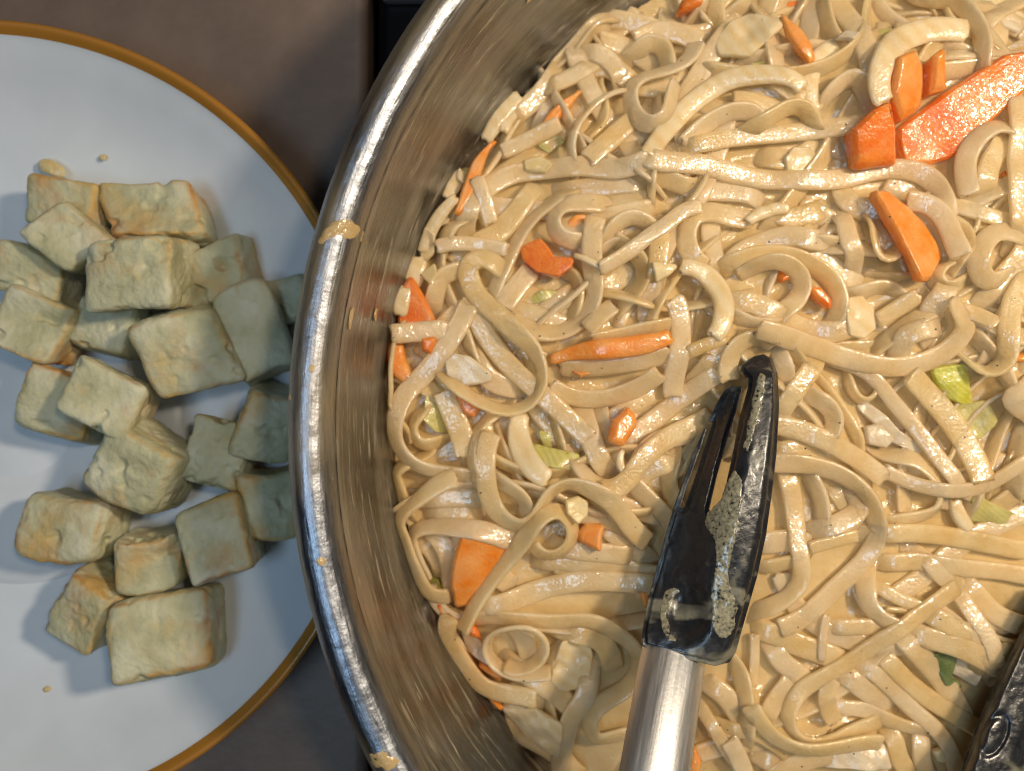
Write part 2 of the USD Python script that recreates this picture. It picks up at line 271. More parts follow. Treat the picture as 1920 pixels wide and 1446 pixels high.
CR = [(97, 316, .0125, .0042, .0022, .0009, 1, -25, 'flat yellow tofu crumb smeared on the upper part of the plate'), (295, 188, .0196, .0016, .0009, .0006, 2, -20, 'tiny brown crumb on the white plate near its upper rim'),
      (193, 295, .0128, .0011, .0008, .0005, 3, 0, 'pinhead crumb between the yellow smear and the pile'), (498, 1105, .0130, .0013, .0010, .0006, 4, 10, 'tan crumb on the plate below the golden patched cube'),
      (88, 1293, .0110, .0012, .0009, .0005, 5, 0, 'beige crumb alone at the lower left of the plate'), (105, 1161, .0075, .0012, .0012, .0010, 6, 0, 'burnt dark crumb beside the leaning tofu cube'),
      (8, 1362, .0130, .0022, .0013, .0005, 7, 30, 'orange oil spot at the lower left border of the plate')]
for c in CR: obj('tofu_crumb', blob(*c[:8]), 'crumb', smooth=True, label=c[8], cat='crumb', group='crumbs on the plate')

# ------------------------------------------------------------------ the heap of noodles
G = .0005; X0, X1, Y0, Y1 = -.050, .178, -.145, .135
nx, ny = int((X1 - X0) / G) + 1, int((Y1 - Y0) / G) + 1
gx, gy = np.meshgrid(X0 + np.arange(nx) * G, Y0 + np.arange(ny) * G, indexing='ij')
dist = wall_r(.02) - np.hypot(gx - PC[0], gy - PC[1])                 # distance from the wall
dth = np.degrees(np.arctan2(gy - PC[1], PC[0] - gx))                   # direction from the pan's centre, 0 at its left
flank = .0095 + .0135 * np.exp(-((dth - 4) / np.where(dth > 4, 24, 25)) ** 2)
base = flank + (.0245 - flank) * (1 - np.exp(-np.maximum(dist, 0) / .022))
base -= .0065 * sm(.072, .105, gy) + .003 * sm(.09, .13, gx) * sm(.05, .09, gy)
base -= .004 * sm(-.080, -.112, gy) * sm(.045, -.01, gx)
base = np.maximum(base, .0118)
H = base.copy()
def at(A, x, y):
    return ndimage.map_coordinates(A, [(np.asarray(x) - X0) / G, (np.asarray(y) - Y0) / G], order=1, mode='nearest')
def stamp(x, y, z):
    i = np.rint((x - X0) / G).astype(int); j = np.rint((y - Y0) / G).astype(int)
    ok = (i >= 0) & (i < nx) & (j >= 0) & (j < ny)
    np.maximum.at(H, (i[ok], j[ok]), z[ok])

W0, T0 = 40 * .1425e-3, 1.6e-3
def ribbon(path, tilt, w, t, seed, ends=(.8, .8), crown=0.0, wob=1.0, taper=0):
    """rounded strip along path (n, 3) turned by tilt (radians) about it"""
    r = np.random.default_rng(seed)
    n = len(path)
    T = np.gradient(path, axis=0); T /= np.linalg.norm(T, axis=1, keepdims=True) + 1e-12
    up = np.array([0, 0, 1.0]); S = np.cross(up, T); S /= np.linalg.norm(S, axis=1, keepdims=True) + 1e-12; N = np.cross(T, S)
    s = np.r_[0, np.cumsum(np.linalg.norm(np.diff(path, axis=0), axis=1))]
    o = r.uniform(0, 90)
    nz = lambda f, k: meshkit.fbm(np.c_[s * f + o, np.full(n, k * 7.3), np.zeros(n)], 3, seed % 97) - .5
    th = tilt + wob * .35 * nz(45, 1)
    S2 = S * np.cos(th)[:, None] + N * np.sin(th)[:, None]; N2 = np.cross(T, S2)
    ww = w * (1 + .22 * wob * nz(70, 2)); tt = t * (1 + .35 * wob * nz(90, 3))
    if taper: u_ = s / s[-1]; g_ = (.30 + .70 * sm(0, .42, u_)) * (.55 + .45 * sm(0, .25, 1 - u_)); ww = ww * (1 - taper + taper * g_); tt = tt * (1 - .5 * taper + .5 * taper * g_)
    K = 14; a = np.linspace(0, 2 * math.pi, K, endpoint=False); e = .55
    cu = np.sign(np.cos(a)) * np.abs(np.cos(a)) ** e; cv = np.sign(np.sin(a)) * np.abs(np.sin(a)) ** (e * 1.25)
    prof = ww[:, None] / 2 * cu[None]; hgt = tt[:, None] / 2 * cv[None] * (1 + .10 * nz(60, 4)[:, None] * cu[None]) + (tt * crown)[:, None] * (1 - cu[None] ** 2)
    hgt = hgt + (tt * .28 * nz(55, 5))[:, None] * (cu[None] ** 2 - .4)
    P = path[:, None] + S2[:, None] * prof[..., None] + N2[:, None] * hgt[..., None]
    rings = [P]
    rag0, rag1 = r.normal(0, .00035, K), r.normal(0, .00035, K)
    a0 = path[0] + (P[0] - path[0]) * ends[0] - T[0] * (t * .28) + rag0[:, None] * T[0]; a1 = path[-1] + (P[-1] - path[-1]) * ends[1] + T[-1] * (t * .28) + rag1[:, None] * T[-1]
    P = np.concatenate([a0[None], P, a1[None]]); n += 2
    v = np.concatenate([P.reshape(-1, 3), P[0].mean(0)[None], P[-1].mean(0)[None]])
    i = np.arange(n - 1)[:, None] * K; j = np.arange(K)[None]; j2 = (j + 1) % K
    f = np.vstack([np.stack([i + j, i + j2, i + K + j2], -1).reshape(-1, 3), np.stack([i + j, i + K + j2, i + K + j], -1).reshape(-1, 3)])
    c0, c1 = n * K, n * K + 1; L = (n - 1) * K; j = np.arange(K); j2 = (j + 1) % K
    f = np.vstack([f, np.c_[np.full(K, c0), j2, j], np.c_[np.full(K, c1), L + j, L + j2]])
    return v, f

def keep(x, y, z, m=.0008):
    dx, dy = np.asarray(x) - PC[0], np.asarray(y) - PC[1]; r = np.hypot(dx, dy); lim = wall_r(np.asarray(z)) - m
    k = np.minimum(1, lim / np.maximum(r, 1e-9)); return PC[0] + dx * k, PC[1] + dy * k
def curve(pts, step, zc):
    """pts (k, 3): photo x, y, tilt; zc: height per point of the last pass or a number -> xy, tilt at even steps"""
    p = np.array(pts, float)
    x, y = keep(*W(p[:, 0], p[:, 1], zc), zc, .0018); q = np.c_[x, y]
    t = np.r_[0, np.cumsum(np.maximum(np.linalg.norm(np.diff(q, axis=0), axis=1), 1e-5) ** .8)]
    u = np.linspace(0, t[-1], 400); c = (CubicSpline(t, q) if len(q) > 2 else (lambda uu: np.c_[np.interp(uu, t, q[:, 0]), np.interp(uu, t, q[:, 1])]))(u)
    s = np.r_[0, np.cumsum(np.linalg.norm(np.diff(c, axis=0), axis=1))]
    n = max(6, int(s[-1] / step)); se = np.linspace(0, s[-1], n + 1)
    return np.c_[np.interp(se, s, c[:, 0]), np.interp(se, s, c[:, 1])], np.radians(np.interp(np.interp(se, s, u), t, p[:, 2])), np.interp(se, s, u), t

STEP = .0011
def drape(xy, th, w, t, press=.0006, stiff=4.0):
    n = len(xy); T = np.gradient(xy, axis=0); T /= np.linalg.norm(T, axis=1, keepdims=True) + 1e-12
    S = np.c_[-T[:, 1], T[:, 0]]
    eh = .5 * (w * np.abs(np.cos(th)) + t * np.abs(np.sin(th))); hh = .5 * (w * np.abs(np.sin(th)) + t * np.abs(np.cos(th)))
    off = np.linspace(-.85, .85, 7)
    x = xy[:, 0, None] + S[:, 0, None] * eh[:, None] * off; y = xy[:, 1, None] + S[:, 1, None] * eh[:, None] * off
    h = at(HS, x, y)
    sup = .8 * h.max(1) + .2 * h.mean(1)
    fac = 1 - .42 * np.abs(np.sin(th))
    want = sup + hh * fac - press
    z = ndimage.gaussian_filter1d(want, stiff, mode='nearest')
    for _ in range(3):
        z = ndimage.gaussian_filter1d(np.maximum(z, want - .0004), stiff * .6, mode='nearest')
    return z, S, eh, hh
def dive(xy, z, a=True, c=True, depth=.0055, run=.010):
    s = np.r_[0, np.cumsum(np.linalg.norm(np.diff(xy, axis=0), axis=1))]
    run = min(run, s[-1] * .35)
    z = z - depth * ((1 - sm(0, run, s)) * a + (1 - sm(0, run, s[-1] - s)) * c)
    return np.maximum(z, .0062)
def put(path, S, eh, hh):
    n = len(path); k = np.linspace(0, n - 1, n * 4); o = np.linspace(-1, 1, 19)
    g = lambda A: np.interp(k, np.arange(n), A)
    x = g(path[:, 0])[:, None] + g(S[:, 0])[:, None] * g(eh)[:, None] * o; y = g(path[:, 1])[:, None] + g(S[:, 1])[:, None] * g(eh)[:, None] * o
    z = g(path[:, 2])[:, None] + g(hh)[:, None] * (1 - .25 * o ** 4)
    stamp(x.ravel(), y.ravel(), z.ravel())

TILE = {'A': (680, 0, 4), 'B': (680, 360, 4), 'C': (680, 720, 4), 'D': (680, 1086, 4), 'E': (1060, 0, 4), 'F': (1060, 360, 4), 'G': (1440, 0, 4), 'H': (1440, 360, 4),
        'I': (1440, 720, 4), 'J': (1440, 1086, 4), 'K': (1140, 640, 3.614), 'L': (1140, 1000, 3.242), 'S': (600, 450, 2.743), 'T': (600, 946, 2.743), 'U': (1250, 946, 2.866)}
TRACE = '''
n 5 - A 1640,90,75 1500,115,65 1390,220,55 1335,370,60 1390,490,65 1500,430,45 1620,320,35 1750,180,25|pale hooked noodle curling at the pan wall above the top carrot sliver
n 6 - A 1590,370 1640,520 1700,660 1770,800|flat strip dropping from the pale hooked noodle towards the thin arched noodle
n 2 46 E 160,520 310,500 470,600
n 7 - E 390,690,65 200,800,65 80,950,65 45,1100,70 60,1240,70|thin arched noodle standing on edge beside the garlic nugget
n 4 - E 280,790,60 270,920,60 120,1070,60
n 6 34 A 1055,1135,0 1280,1030,15 1470,930,25|pinkish cut noodle end pointing at the top carrot sliver
n 7 - A 780,1640 860,1480 960,1390 1150,1300 1400,1270 1700,1250 E 420,1260,0 640,1200,20|long broad noodle arching from the slim carrot at the wall across the top
n 7 - E 180,1190 320,1060 470,930 560,850|blunt flat noodle lying beside the arched noodle, below its bend
n 7 33 A 855,1345 900,1450 B 935,130 960,220|short square-ended stub crossing the slim carrot at the wall
o 5 34 A 900,1020 930,830 1010,740 1090,670|translucent onion strip stuck on the steel wall at the top
c 6 26 A 975,1080 870,1230 790,1440 B 720,150|slim bright carrot strip standing at the pan wall
c 3 24 A 1620,700 1480,830 1370,940|dark carrot sliver under the pink cut noodle
L 4 - A 1300,1080 1480,990 1520,1060 1390,1140|olive green leek scrap under the pink cut noodle
O 7 - A 1200,1170 1330,1150 1440,1210 1370,1290 1210,1260|yellowish garlic nugget lying on the long broad noodle
L 4 - A 610,1220 680,1180 780,1230 740,1330 620,1310|grey-green leek scrap at the steel wall
O 4 - A 470,1200 510,1130 550,1200 545,1280 490,1240|small onion fleck stuck high on the steel wall
o 3 30 A 560,1440 620,1340 680,1260|
o 4 30 A 1060,980 1120,850 1230,800|glassy onion strip between the wall and the carrot sliver
n 4 24 A 1460,640 1400,760 1320,900|
o 6 28 B 690,50 550,220 370,420|straight pale onion stick leaning on the steel wall
O 5 - B 320,170 380,90 460,110 440,170 380,190 340,210|curled onion bit at the end of the onion stick
O 6 - B 240,160 320,240 310,370 250,420 195,400 210,250|wet oval onion piece against the steel wall
n 5 - B 780,190,40 690,240,50 620,340,40|
n 8 30 B 565,410,0 720,385,0 900,400,10 1070,430,10|blunt horizontal noodle above the main looped noodle
n 5 44 B 1250,20 1130,180 990,320 860,390
n 7 - B 1480,40,50 1330,150,55 1200,300,55 1090,510,50 980,760,50|long narrow noodle running down past the round carrot slice
n 7 - B 1780,90,10 1620,80,20 1500,110,40 1440,180,50 1440,270,45 1520,350,40 1600,370,40|curved noodle hooked over a dark gap above the round carrot slice
C 8 - B 1180,400 1330,330 1400,430 1430,490 1590,500 1570,570 1470,635 1300,590 1200,490|round glossy carrot slice under the hooked noodle
c 3 26 B 1680,180 1600,230 1540,310|dark carrot sliver in the gap above the round carrot slice
n 9 - B 1000,545,20 900,500,20 800,550,15 800,650,5 870,790,0 980,890,0 1110,1010,10 1230,1120,30 1310,1230,55 1345,1360,60 1340,1440,60 C 1320,60,65 1230,160,65 1080,200,65 930,160,65 790,80,60 690,0,50|longest looped noodle sweeping in a big hook around the onion cube
n 8 - B 810,800 880,990 990,1170 1110,1310 1250,1440 C 1400,130 1550,270 1690,400|wide flat noodle passing under the big loop with a clean square end
n 7 - B 1750,200 1720,400,10 1730,620,35 1740,760,50 1640,960,50 1450,1060,45 1280,1040,35 1120,960,20|U-shaped noodle bending right of the big loop below the round carrot
n 5 - B 1080,880 1250,910 1400,960 1560,1030
n 7 44 B 1260,590 1140,740 1060,850|broad torn noodle stub right below the round carrot slice
n 6 - B 1500,590,50 1600,660,60 1610,830,60 1540,970,50
n 4 - B 1540,780 1420,860 1330,960
n 8 - B 195,1060 400,1050 620,1035|square cut noodle bridging the left carrot
n 7 - B 250,1000,70 140,1035,80 75,1150,80 60,1350,80 C 75,40,80 130,170,80 250,250,70|thin noodle edge bowed out against the steel wall
n 8 - B 790,860 680,1070 540,1270 400,1430 C 310,90,10 255,230,25 245,390,45 310,530,50 430,620,50 600,665,45 840,700,40|long S-shaped noodle descending along the left side
C 6 - B 200,680 260,590 360,750 455,930 420,990 170,990 160,880|plump red-orange carrot wedge at the pan wall under the square cut noodle
c 5 36 B 190,1060 240,1230 340,1400|lower part of a carrot stick below the square cut noodle
C 3 - B 430,1090 560,1080 510,1220 440,1190|dark carrot piece behind the square cut noodle
o 7 36 B 180,700 160,800 180,890|pale onion flap on the carrot wedge
O 8 - B 600,1260 680,1200 800,1230 900,1310 980,1370 960,1430 760,1460 620,1380|pearly ribbed onion cube inside the big loop
O 5 - B 410,600 530,510 560,620 500,690|small pale onion chip left of the looped noodle top
n 4 - B 540,790,30 600,640,30 720,590,30
o 5 40 B 330,480 350,600 330,680|
L 4 - B 1240,790 1340,730 1490,740 1400,800 1290,840|yellow-green leek curl below the round carrot slice
c 9 40 S 1205,612 1360,572 1560,552 1790,500|long orange carrot stick lying across the middle
n 8 - S 1400,515,55 1580,480,50 1790,440,40|noodle edge resting along the top of the carrot stick
n 7 - S 1250,655,40 1480,655,40 1790,590,40|wrinkled noodle hugging the underside of the carrot stick
C 5 - S 1280,670 1410,680 1340,715|small carrot corner poking out under the carrot stick
n 5 - C 420,240,60 380,330,65 430,440,60 560,440,50|small curled noodle inside the long S-shaped noodle
L 6 - C 470,80 550,60 610,240 640,390 540,360 450,270|ribbed pale leek piece left of the dark carrot
n 7 46 C 610,60 680,230 740,380 780,530|wide flat noodle left of the dark carrot, cut off below
C 5 - C 690,70 900,180 830,260 750,230|dark red carrot piece under the bottom of the big loop
n 8 - C 1010,215,55 900,310,65 830,460,65 825,590,65 860,720,60|thin noodle edge bowed like a bracket under the big loop
n 9 - C 960,380,0 920,560,0 930,760,0 970,900,20 1060,1010,45 1200,1050,60 1300,980,60 1400,830,60 1530,755,60 1700,790,40 1840,865,20 T 1560,60,0 1680,190,0|long S-shaped noodle that dips deeply and ends squarely by the tongs
n 6 - C 1060,520,55 1120,640,60 1170,740,55 1260,810,50
o 7 46 C 1180,240 1175,420 1240,580 1380,710|yellowish translucent onion strip beneath the big loop
L 7 - C 1270,450 1460,500 1640,530 1560,650 1440,600 1300,600|thin yellow leek film stretched over noodles below the cut end
n 7 - C 1010,720,30 1120,790,40 1220,900,50 1200,1000,50|
n 9 - C 690,700,20 560,760,30 400,880,50 270,1030,55 220,1180,55 250,1330,55 320,1430,50 D 430,80,40 640,130,30|outer ring noodle with a blunt end curving along the lower left wall
n 8 - C 1230,1140,10 1050,1150,10 880,1100,30 680,1075,50 510,1070,55 380,1130,60 310,1240,60 340,1380,60 430,1470,50|inner ring noodle nested inside the outer ring
n 6 - C 350,590,60 240,670,60 210,790,60 280,890,50|
n 5 46 C 380,1000 620,960 780,950
n 6 - C 440,860 660,850 890,850
n 5 46 C 430,1110 520,1230 590,1330
n 5 - C 570,1080 640,1230 660,1400
n 9 - C 1280,1210,50 1400,1285,55 1520,1240,55 1575,1110,55 1530,1000,55 1440,955,55 1330,1010,50 1230,1140,45 1090,1320,45 980,1450,50 D 860,170,55 750,380,55|ring noodle with a long straight tail crossing the lower carrot
C 7 - C 740,1120 900,1150 1100,1240 1060,1340 960,1440 D 850,60 770,250 680,265 650,60 C 660,1440 690,1280|large curved carrot slab in the lower left of the heap
C 8 - C 1620,1130 1680,1050 1810,1070 1790,1270 1630,1200|square orange carrot chip right of the ring noodle
O 9 - C 1520,880 1620,850 1700,890 1700,1000 1620,1070 1530,980|pale yellow garlic cube above the square carrot chip
n 8 - S 1910,990,0 1720,1050,10 1630,1160,35 1530,1265,50 1430,1255,55 1330,1160,50|
n 6 38 S 1720,790 1500,920 1290,1060
n 7 - S 1190,760,20 1350,815,30 1560,790,30 1740,690,30|crescent noodle under the carrot stick
C 8 - S 1490,1040 1510,930 1590,855 1640,900 1640,960 1560,1060|small orange carrot chunk left of the tongs
o 8 16 S 1550,1090 1545,1160 1570,1195|tiny pale sprout hook below the carrot chunk
n 9 - S 1825,310 1855,430 1845,600 1815,800|vertical flat noodle with a square lower end, crossing the carrot stick tip
L 5 - S 1120,990 1180,950 1220,1060 1160,1080|yellow leek sliver beside the cut end of the wide noodle
n 5 - S 1110,850 1170,930 1260,1040
n 7 - S 1380,970 1420,1090 1460,1160|
n 7 - T 720,575,45 900,580,40 1200,600,35 1400,605,30 1550,680,40 1635,790,50 1600,920,50 1470,1010,45 1390,1110,45 1420,1200,45 1530,1190,40|long noodle sweeping right then looping back beside the steel tong arm
n 8 28 D 320,120 450,180 620,250 740,310|short blunt noodle nested below the outer ring
n 8 - D 650,290,20 640,420,20 660,560,20 760,700,20 920,810,20 1110,865,10 1290,900,10|thick noodle bending down beside the lower wall
n 7 - T 860,520 1100,450 1350,395 1580,400 1730,410|broad noodle stretching right from the lower carrot to the tongs
n 8 - D 1400,700,60 1200,710,60 1030,660,65 940,550,70 970,430,70 1110,375,70 1270,385,70 1360,480,70 1340,580,70 1230,660,70 1080,650,60|tight spiral ring of noodle in the lower left
O 7 - D 1490,480 1700,440 1740,600 1700,850 1500,900 1410,800 1440,620|big smooth onion slab right of the spiral ring
n 7 - D 1700,740 1670,880 1580,1020 1520,1200 1490,1440
O 7 - D 1010,1000 1200,930 1500,1090 1490,1420 1280,1290 1060,1080|flat onion sheet at the bottom by the steel wall
o 5 18 D 360,480 460,560 620,670|whitish thin strip lying on the carrot sliver at the lower wall
c 6 22 D 520,460 620,680 800,840 1030,950|long thin carrot sliver along the lower wall
C 4 - D 370,260 420,260 500,470 440,500|dark red carrot piece in the gap at the lower wall
C 4 - D 770,320 850,390 900,480 800,440|dark carrot corner above the spiral ring
C 4 - D 820,650 1060,740 1030,800 930,740|orange carrot tip under the spiral ring
L 6 - D 250,60 330,90 390,220 340,250 260,150|bright yellow-green leek bit at the lower wall
O 5 - D 720,420 860,470 960,640 930,700 760,580|pinkish onion leaf left of the spiral ring
n 6 46 T 1150,280 1400,300 1730,370
C 5 - T 1630,440 1700,440 1690,570|carrot corner hidden behind the tong head
n 5 44 T 1300,660 1440,700 1500,800
n 4 44 T 1000,830 1180,950 1300,1060
n 5 - E 540,300,20 700,240,20 850,250,10 1000,320,10|broad arched noodle above the S-bend at the top
n 5 - E 560,370,40 650,320,45 740,370,50 770,480,50
n 8 - E 980,330,30 900,460,45 760,530,50 600,575,55 505,650,55 490,760,55 540,880,50 640,930,45 735,890,50 790,780,50 830,630,50|S-bend noodle forming a teardrop loop at the top
O 6 - E 1130,280 1250,120 1400,50 1600,110 1640,200 1450,370 1380,430 1170,390|broad golden onion layer at the top
o 7 40 E 1770,650 1640,570 1450,560 1250,590 1020,720 860,860 730,1010 620,1160|long translucent onion ribbon sloping down from the golden onion
n 5 - E 1150,330 1060,470 960,640 830,820 690,1020
n 7 34 E 1270,740 1380,750 1580,810|bright short noodle end on the onion ribbon
n 7 - E 900,1080,20 1050,940,35 1220,850,45 1380,840,50 1460,910,50|low arched noodle below the bright short end
n 8 - E 1410,960,45 1560,870,55 1700,800,60 1800,820,60 1850,910,60|thin arched noodle left of the front carrot chunk
n 7 38 E 900,1110 1200,1040 1500,1010 1920,970 G 660,930|straight ridged noodle running to the front carrot chunk
n 9 42 E 655,1195 900,1220 1200,1280 1480,1345 1750,1350 G 500,1345,0 720,1300,0 900,1270,10 1080,1280,20 1230,1350,30 H 1340,100,40|wide wavy noodle lying over the foot of the carrot chunk
O 6 - E 1650,1180 1720,1090 1850,1090 1920,1180 1880,1280 1670,1280|round translucent onion disc above the wide wavy noodle
L 5 - E 1390,470 1500,440 1520,520 1400,530|yellow leek fleck beside a dark slit at the top
c 8 30 E 1640,140 1720,260 1840,440|small glossy carrot spear near the top edge
C 3 - E 830,100 880,10 1040,-20 1000,60|blurred carrot piece at the top edge
C 4 - E 1480,-60 1950,-60 1900,40 1640,70 1520,20|dark orange carrot at the top border
n 3 46 E 540,640 700,640 810,560
n 4 - E 420,1150 560,1000 600,930
n 5 38 F 250,70 430,50 630,40
n 6 - F 170,185,15 300,185,20 500,145,20 660,130,20|
n 6 - F 300,370,55 390,240,55 510,190,55 610,230,55 670,310,50
o 7 14 F 80,480 180,520 280,580|stringy leek fibre trailing from the round carrot slice
n 9 30 F 270,575,40 380,510,30 500,430,10 640,320,0 760,240,0 860,160,0 1010,115,0|diagonal noodle climbing right from the stringy fibre
n 7 - F 710,370 700,500 680,660
n 8 - F 1380,200,10 1220,180,10 1080,150,20 960,200,45 910,320,40 940,460,30 1040,560,20|rounded noodle bend in the centre above the onion crescent
n 6 - F 1090,260 1100,400 1130,540
o 8 26 F 1370,220 1500,150 1660,120|golden onion sliver right of the rounded bend
n 7 - F 1180,590 1340,440 1500,370 1700,330 1820,350|broad noodle rising right from the onion crescent
n 8 - F 1180,580,20 1380,490,30 1560,460,45 1740,490,50 H 320,540,50 470,650,50 540,800,50 500,950,45 390,1020,45|large round noodle coil right of the onion crescent
n 9 - F 1480,540,45 1600,520,45 1720,580,45 1775,690,45 1730,810,40 1640,890,30|inner noodle hook inside the large coil
o 9 40 F 880,565 1000,590 1110,680 1180,810 1180,960 1120,1080|thick golden onion crescent in the centre
O 8 - F 650,520 760,505 870,540 800,610 690,680|pale wedge-shaped onion bit left of the onion crescent
n 6 - F 640,430,30 600,600,20 520,760,10 420,890,10 360,1020,20
n 6 - F 540,480,55 590,600,60 550,720,60 430,850,50
n 8 - F 1240,830 1400,830 1560,900 1720,990 1920,1050 H 250,1030 450,1050 600,1020|flat noodle sweeping out under the large coil
n 7 - F 1270,930,55 1380,980,55 1510,1000,50
n 7 - F 1230,1400,0 1230,1260,10 1310,1140,30 1430,1095,45 1550,1150,50|noodle bend draped over the tongs' tip
n 6 - F 1510,1080,40 1580,1180,40 1640,1320,30
n 7 28 F 1100,1130 1000,1170 900,1215
n 5 44 F 1260,1110 1090,1290 950,1450
n 6 - K 740,215 480,400 280,560 150,680
n 8 - K 690,510 520,600 370,680 240,800 110,960 -40,1000,30|thick noodle ending squarely at the left flank of the tongs
n 4 - F 250,490,55 350,395,60 480,400,60
n 4 46 F 210,740 390,650 540,560
n 7 - F 350,860,40 250,940,35 170,1020,30|rounded noodle stub above the carrot stick
n 4 44 F 60,260 150,380 190,480
n 8 - H 620,80,10 800,160,20 940,240,40 990,350,50 950,450,55 870,490,60 810,400,60 790,270,50|folded noodle with a small eyelet left of the lower carrot wedge
n 7 38 H 560,200 600,330 650,480|pale noodle flap beside the eyelet fold
L 5 - H 660,220 720,180 770,220 700,250|yellow leek fleck above the eyelet fold
L 5 - H 730,460 780,400 830,470 780,500|lime green leek dot under the eyelet fold
n 5 34 H 660,550 900,600 1170,670|grey straight noodle in the hollow under the carrot wedge
n 7 - H 1560,560,40 1430,510,55 1320,530,55 1250,640,55 1310,710,55 1440,690,50|small U-turn noodle right of the carrot wedge point
n 9 - H 1060,70,20 1230,110,25 1330,220,30 1390,360,35 1440,470,35|noodle edge bending down along the carrot wedge
n 7 - H 1390,240,50 1470,300,60 1480,400,60 1430,480,55
n 8 32 H 1190,50 1400,100 1600,160 1830,220|straight noodle with a blunt left end right of the carrot wedge
n 8 - H 1820,300,20 1700,310,30 1600,420,40 1580,560,40 1640,660,45 1710,660,50|curled noodle opening towards the right border
n 7 - H 1930,420 1840,560 1730,680 1630,790
n 6 - H 1930,560 1810,730 1700,860
n 8 - H 1930,640,0 1850,800,10 1810,1000,20 1800,1180,40 1750,1300,60 1640,1340,60 1530,1280,55|long noodle hooking round at the right above the yellow leek
n 6 - H 1770,960 1690,1130 1600,1310
n 9 - H -60,1030,30 220,1120,20 480,1210,10 780,1295,20 1000,1310,20 1210,1260,10 1390,1150,0 1480,1010,-10 1440,910,20 1400,800,40|widest twisted noodle in the centre right with a knobbed end
n 8 30 H 1460,890 1600,940 1690,990|short knob sticking out of the twisted noodle
n 7 46 H 1290,800,10 1220,900,10 1210,1080,10|curved broad noodle tucked behind the twisted noodle
n 7 33 H 1130,780 980,870 830,960|white short noodle stub in the right centre
O 8 - H 620,780 760,760 850,860 840,960 860,1020 760,1100 620,1080 590,900|heart-shaped onion piece beside the large coil
n 6 - H 710,750,45 850,715,55 960,760,55 1010,820,50
n 7 - H 1120,950,50 980,1040,55 830,1150,55
n 7 - H 1160,1030,10 1020,1110,20 960,1240,20
n 8 - I 570,-60,60 635,70,70 730,125,70 805,60,70 760,-40,60|small U-shaped noodle edge below the twisted noodle
C 8 - G 960,430 1130,350 1200,480 1220,740 1170,800 1040,870 930,700|bright faceted carrot block under the big onion arc
C 8 - G 1040,915 1400,650 1760,410 2010,390 2010,600 1850,745 1480,1040 1440,1160 1280,1200 1085,1185 1040,1010|largest carrot slab reaching to the right border
C 9 - G 640,960 780,820 920,750 975,920 1045,1195 710,1215|pointed carrot chunk in front of the largest slab
C 8 - H 800,-40 960,-40 1080,110 1220,200 1360,470 1200,660 1120,670 1040,440 940,200|long carrot wedge pointing down from the wide wavy noodle
C 7 - G 1240,420 1330,350 1400,620 1260,680|yellow-orange carrot beside the faceted block
C 4 - G 1810,1260 1830,1400 1760,1460 1700,1390|dark carrot scrap at the right behind the vertical noodle
C 3 - H 60,560 160,560 200,650 100,680|dark carrot scrap inside the noodle hook
C 3 - H 290,690 420,700 500,800 490,880 380,800|reddish carrot scrap inside the large coil
C 3 - H 1880,1170 1960,1160 1960,1280 1840,1280|orange carrot scrap at the right border
o 8 52 G 860,760 830,580 900,400 1050,270 1240,220 1480,230|huge translucent onion arc over the faceted carrot
n 9 - G 1230,-10,50 1410,10,60 1550,110,70 1610,280,70 1600,480,70|thin noodle edge arching over the big onion arc
L 6 - G 1480,40 1620,30 1700,70 1650,190 1560,140|olive leek scrap at the top right
L 6 - G 740,230 880,200 1020,150 980,240 870,320 760,300|pale green leek strip left of the big onion arc
O 6 - G 410,130 470,30 560,0 700,70 850,170 700,240 460,220|grey translucent onion square at the top
O 7 - G 520,260 600,200 700,240 640,300|little onion chip below the grey onion square
o 6 38 G 370,820 310,660 340,500 470,370 690,310|curved golden onion strip above the straight ridged noodle
n 7 - G 430,760,45 520,650,50 640,590,50 740,680,50 790,810,50|small arched noodle left of the pointed carrot chunk
n 6 - G 790,320,10 720,420,10 750,530,10
n 8 - G 1840,980,50 1680,960,45 1570,1050,35 1510,1200,30 1520,1440,30|broad noodle bend under the largest carrot slab
n 7 - G 1720,1130 1650,1280 1590,1450
n 9 34 G 1860,760 1880,1000 1860,1200 1870,1440 H 1870,260|vertical noodle hanging at the right border
L 8 - H 1240,1330 1480,1290 I 1590,190 1470,150 1380,110 1300,10|bright yellow leek tube right of the widest noodle strip
L 7 - I 1400,160 1650,120 1750,280 1640,430 1500,350|pale leek sheath below the bright yellow tube
n 8 32 H 500,1260,0 700,1330,10 I 850,20,20 1010,220,20 1200,450,10 1400,710,0|long noodle strip running diagonally at the right
n 9 48 I 1080,-60 1250,130 1430,360 1620,720|wide diagonal noodle strip with a broad cut end
n 9 41 I 70,310 300,370 520,470 700,580 860,710|flat noodle with a blunt end leading away from the tongs
n 8 - I 50,590,0 250,600,20 500,660,35 690,780,50 800,950,55 820,1120,50 740,1300,20 560,1480,0 J 370,200,0 90,370,0|big bowed noodle curving down to a square end right of the tongs
n 7 - I 30,520 230,500 430,540
n 7 - I 330,90,45 440,160,50 500,280,55 460,390,50
n 7 41 I 110,190 230,20 340,-140|upright flat noodle just right of the tong tip
n 7 38 I 140,680,0 190,900,0 220,1150,0 250,1350,10 J 240,20,35 150,130,45 -20,220,45|long noodle running down close to the tong head
n 6 - I 310,700,50 380,850,55 400,1020,55 330,1180,50
n 5 - I 450,740 560,860 650,1000
n 6 - I 650,820,30 680,930,30 570,1030,20 430,1080,20
n 8 28 I 665,1140 500,1180 320,1230|square stub inside the big bowed noodle
n 7 - I 880,1040,30 1120,1000,45 1270,930,55 1300,800,55 1240,680,50 1100,570,40 920,530,40|hook-shaped noodle below the diagonal strips
O 4 - I 660,120 800,150 1000,350 1200,480 1150,540 960,450|grey onion layer in the hollow by the diagonal strip
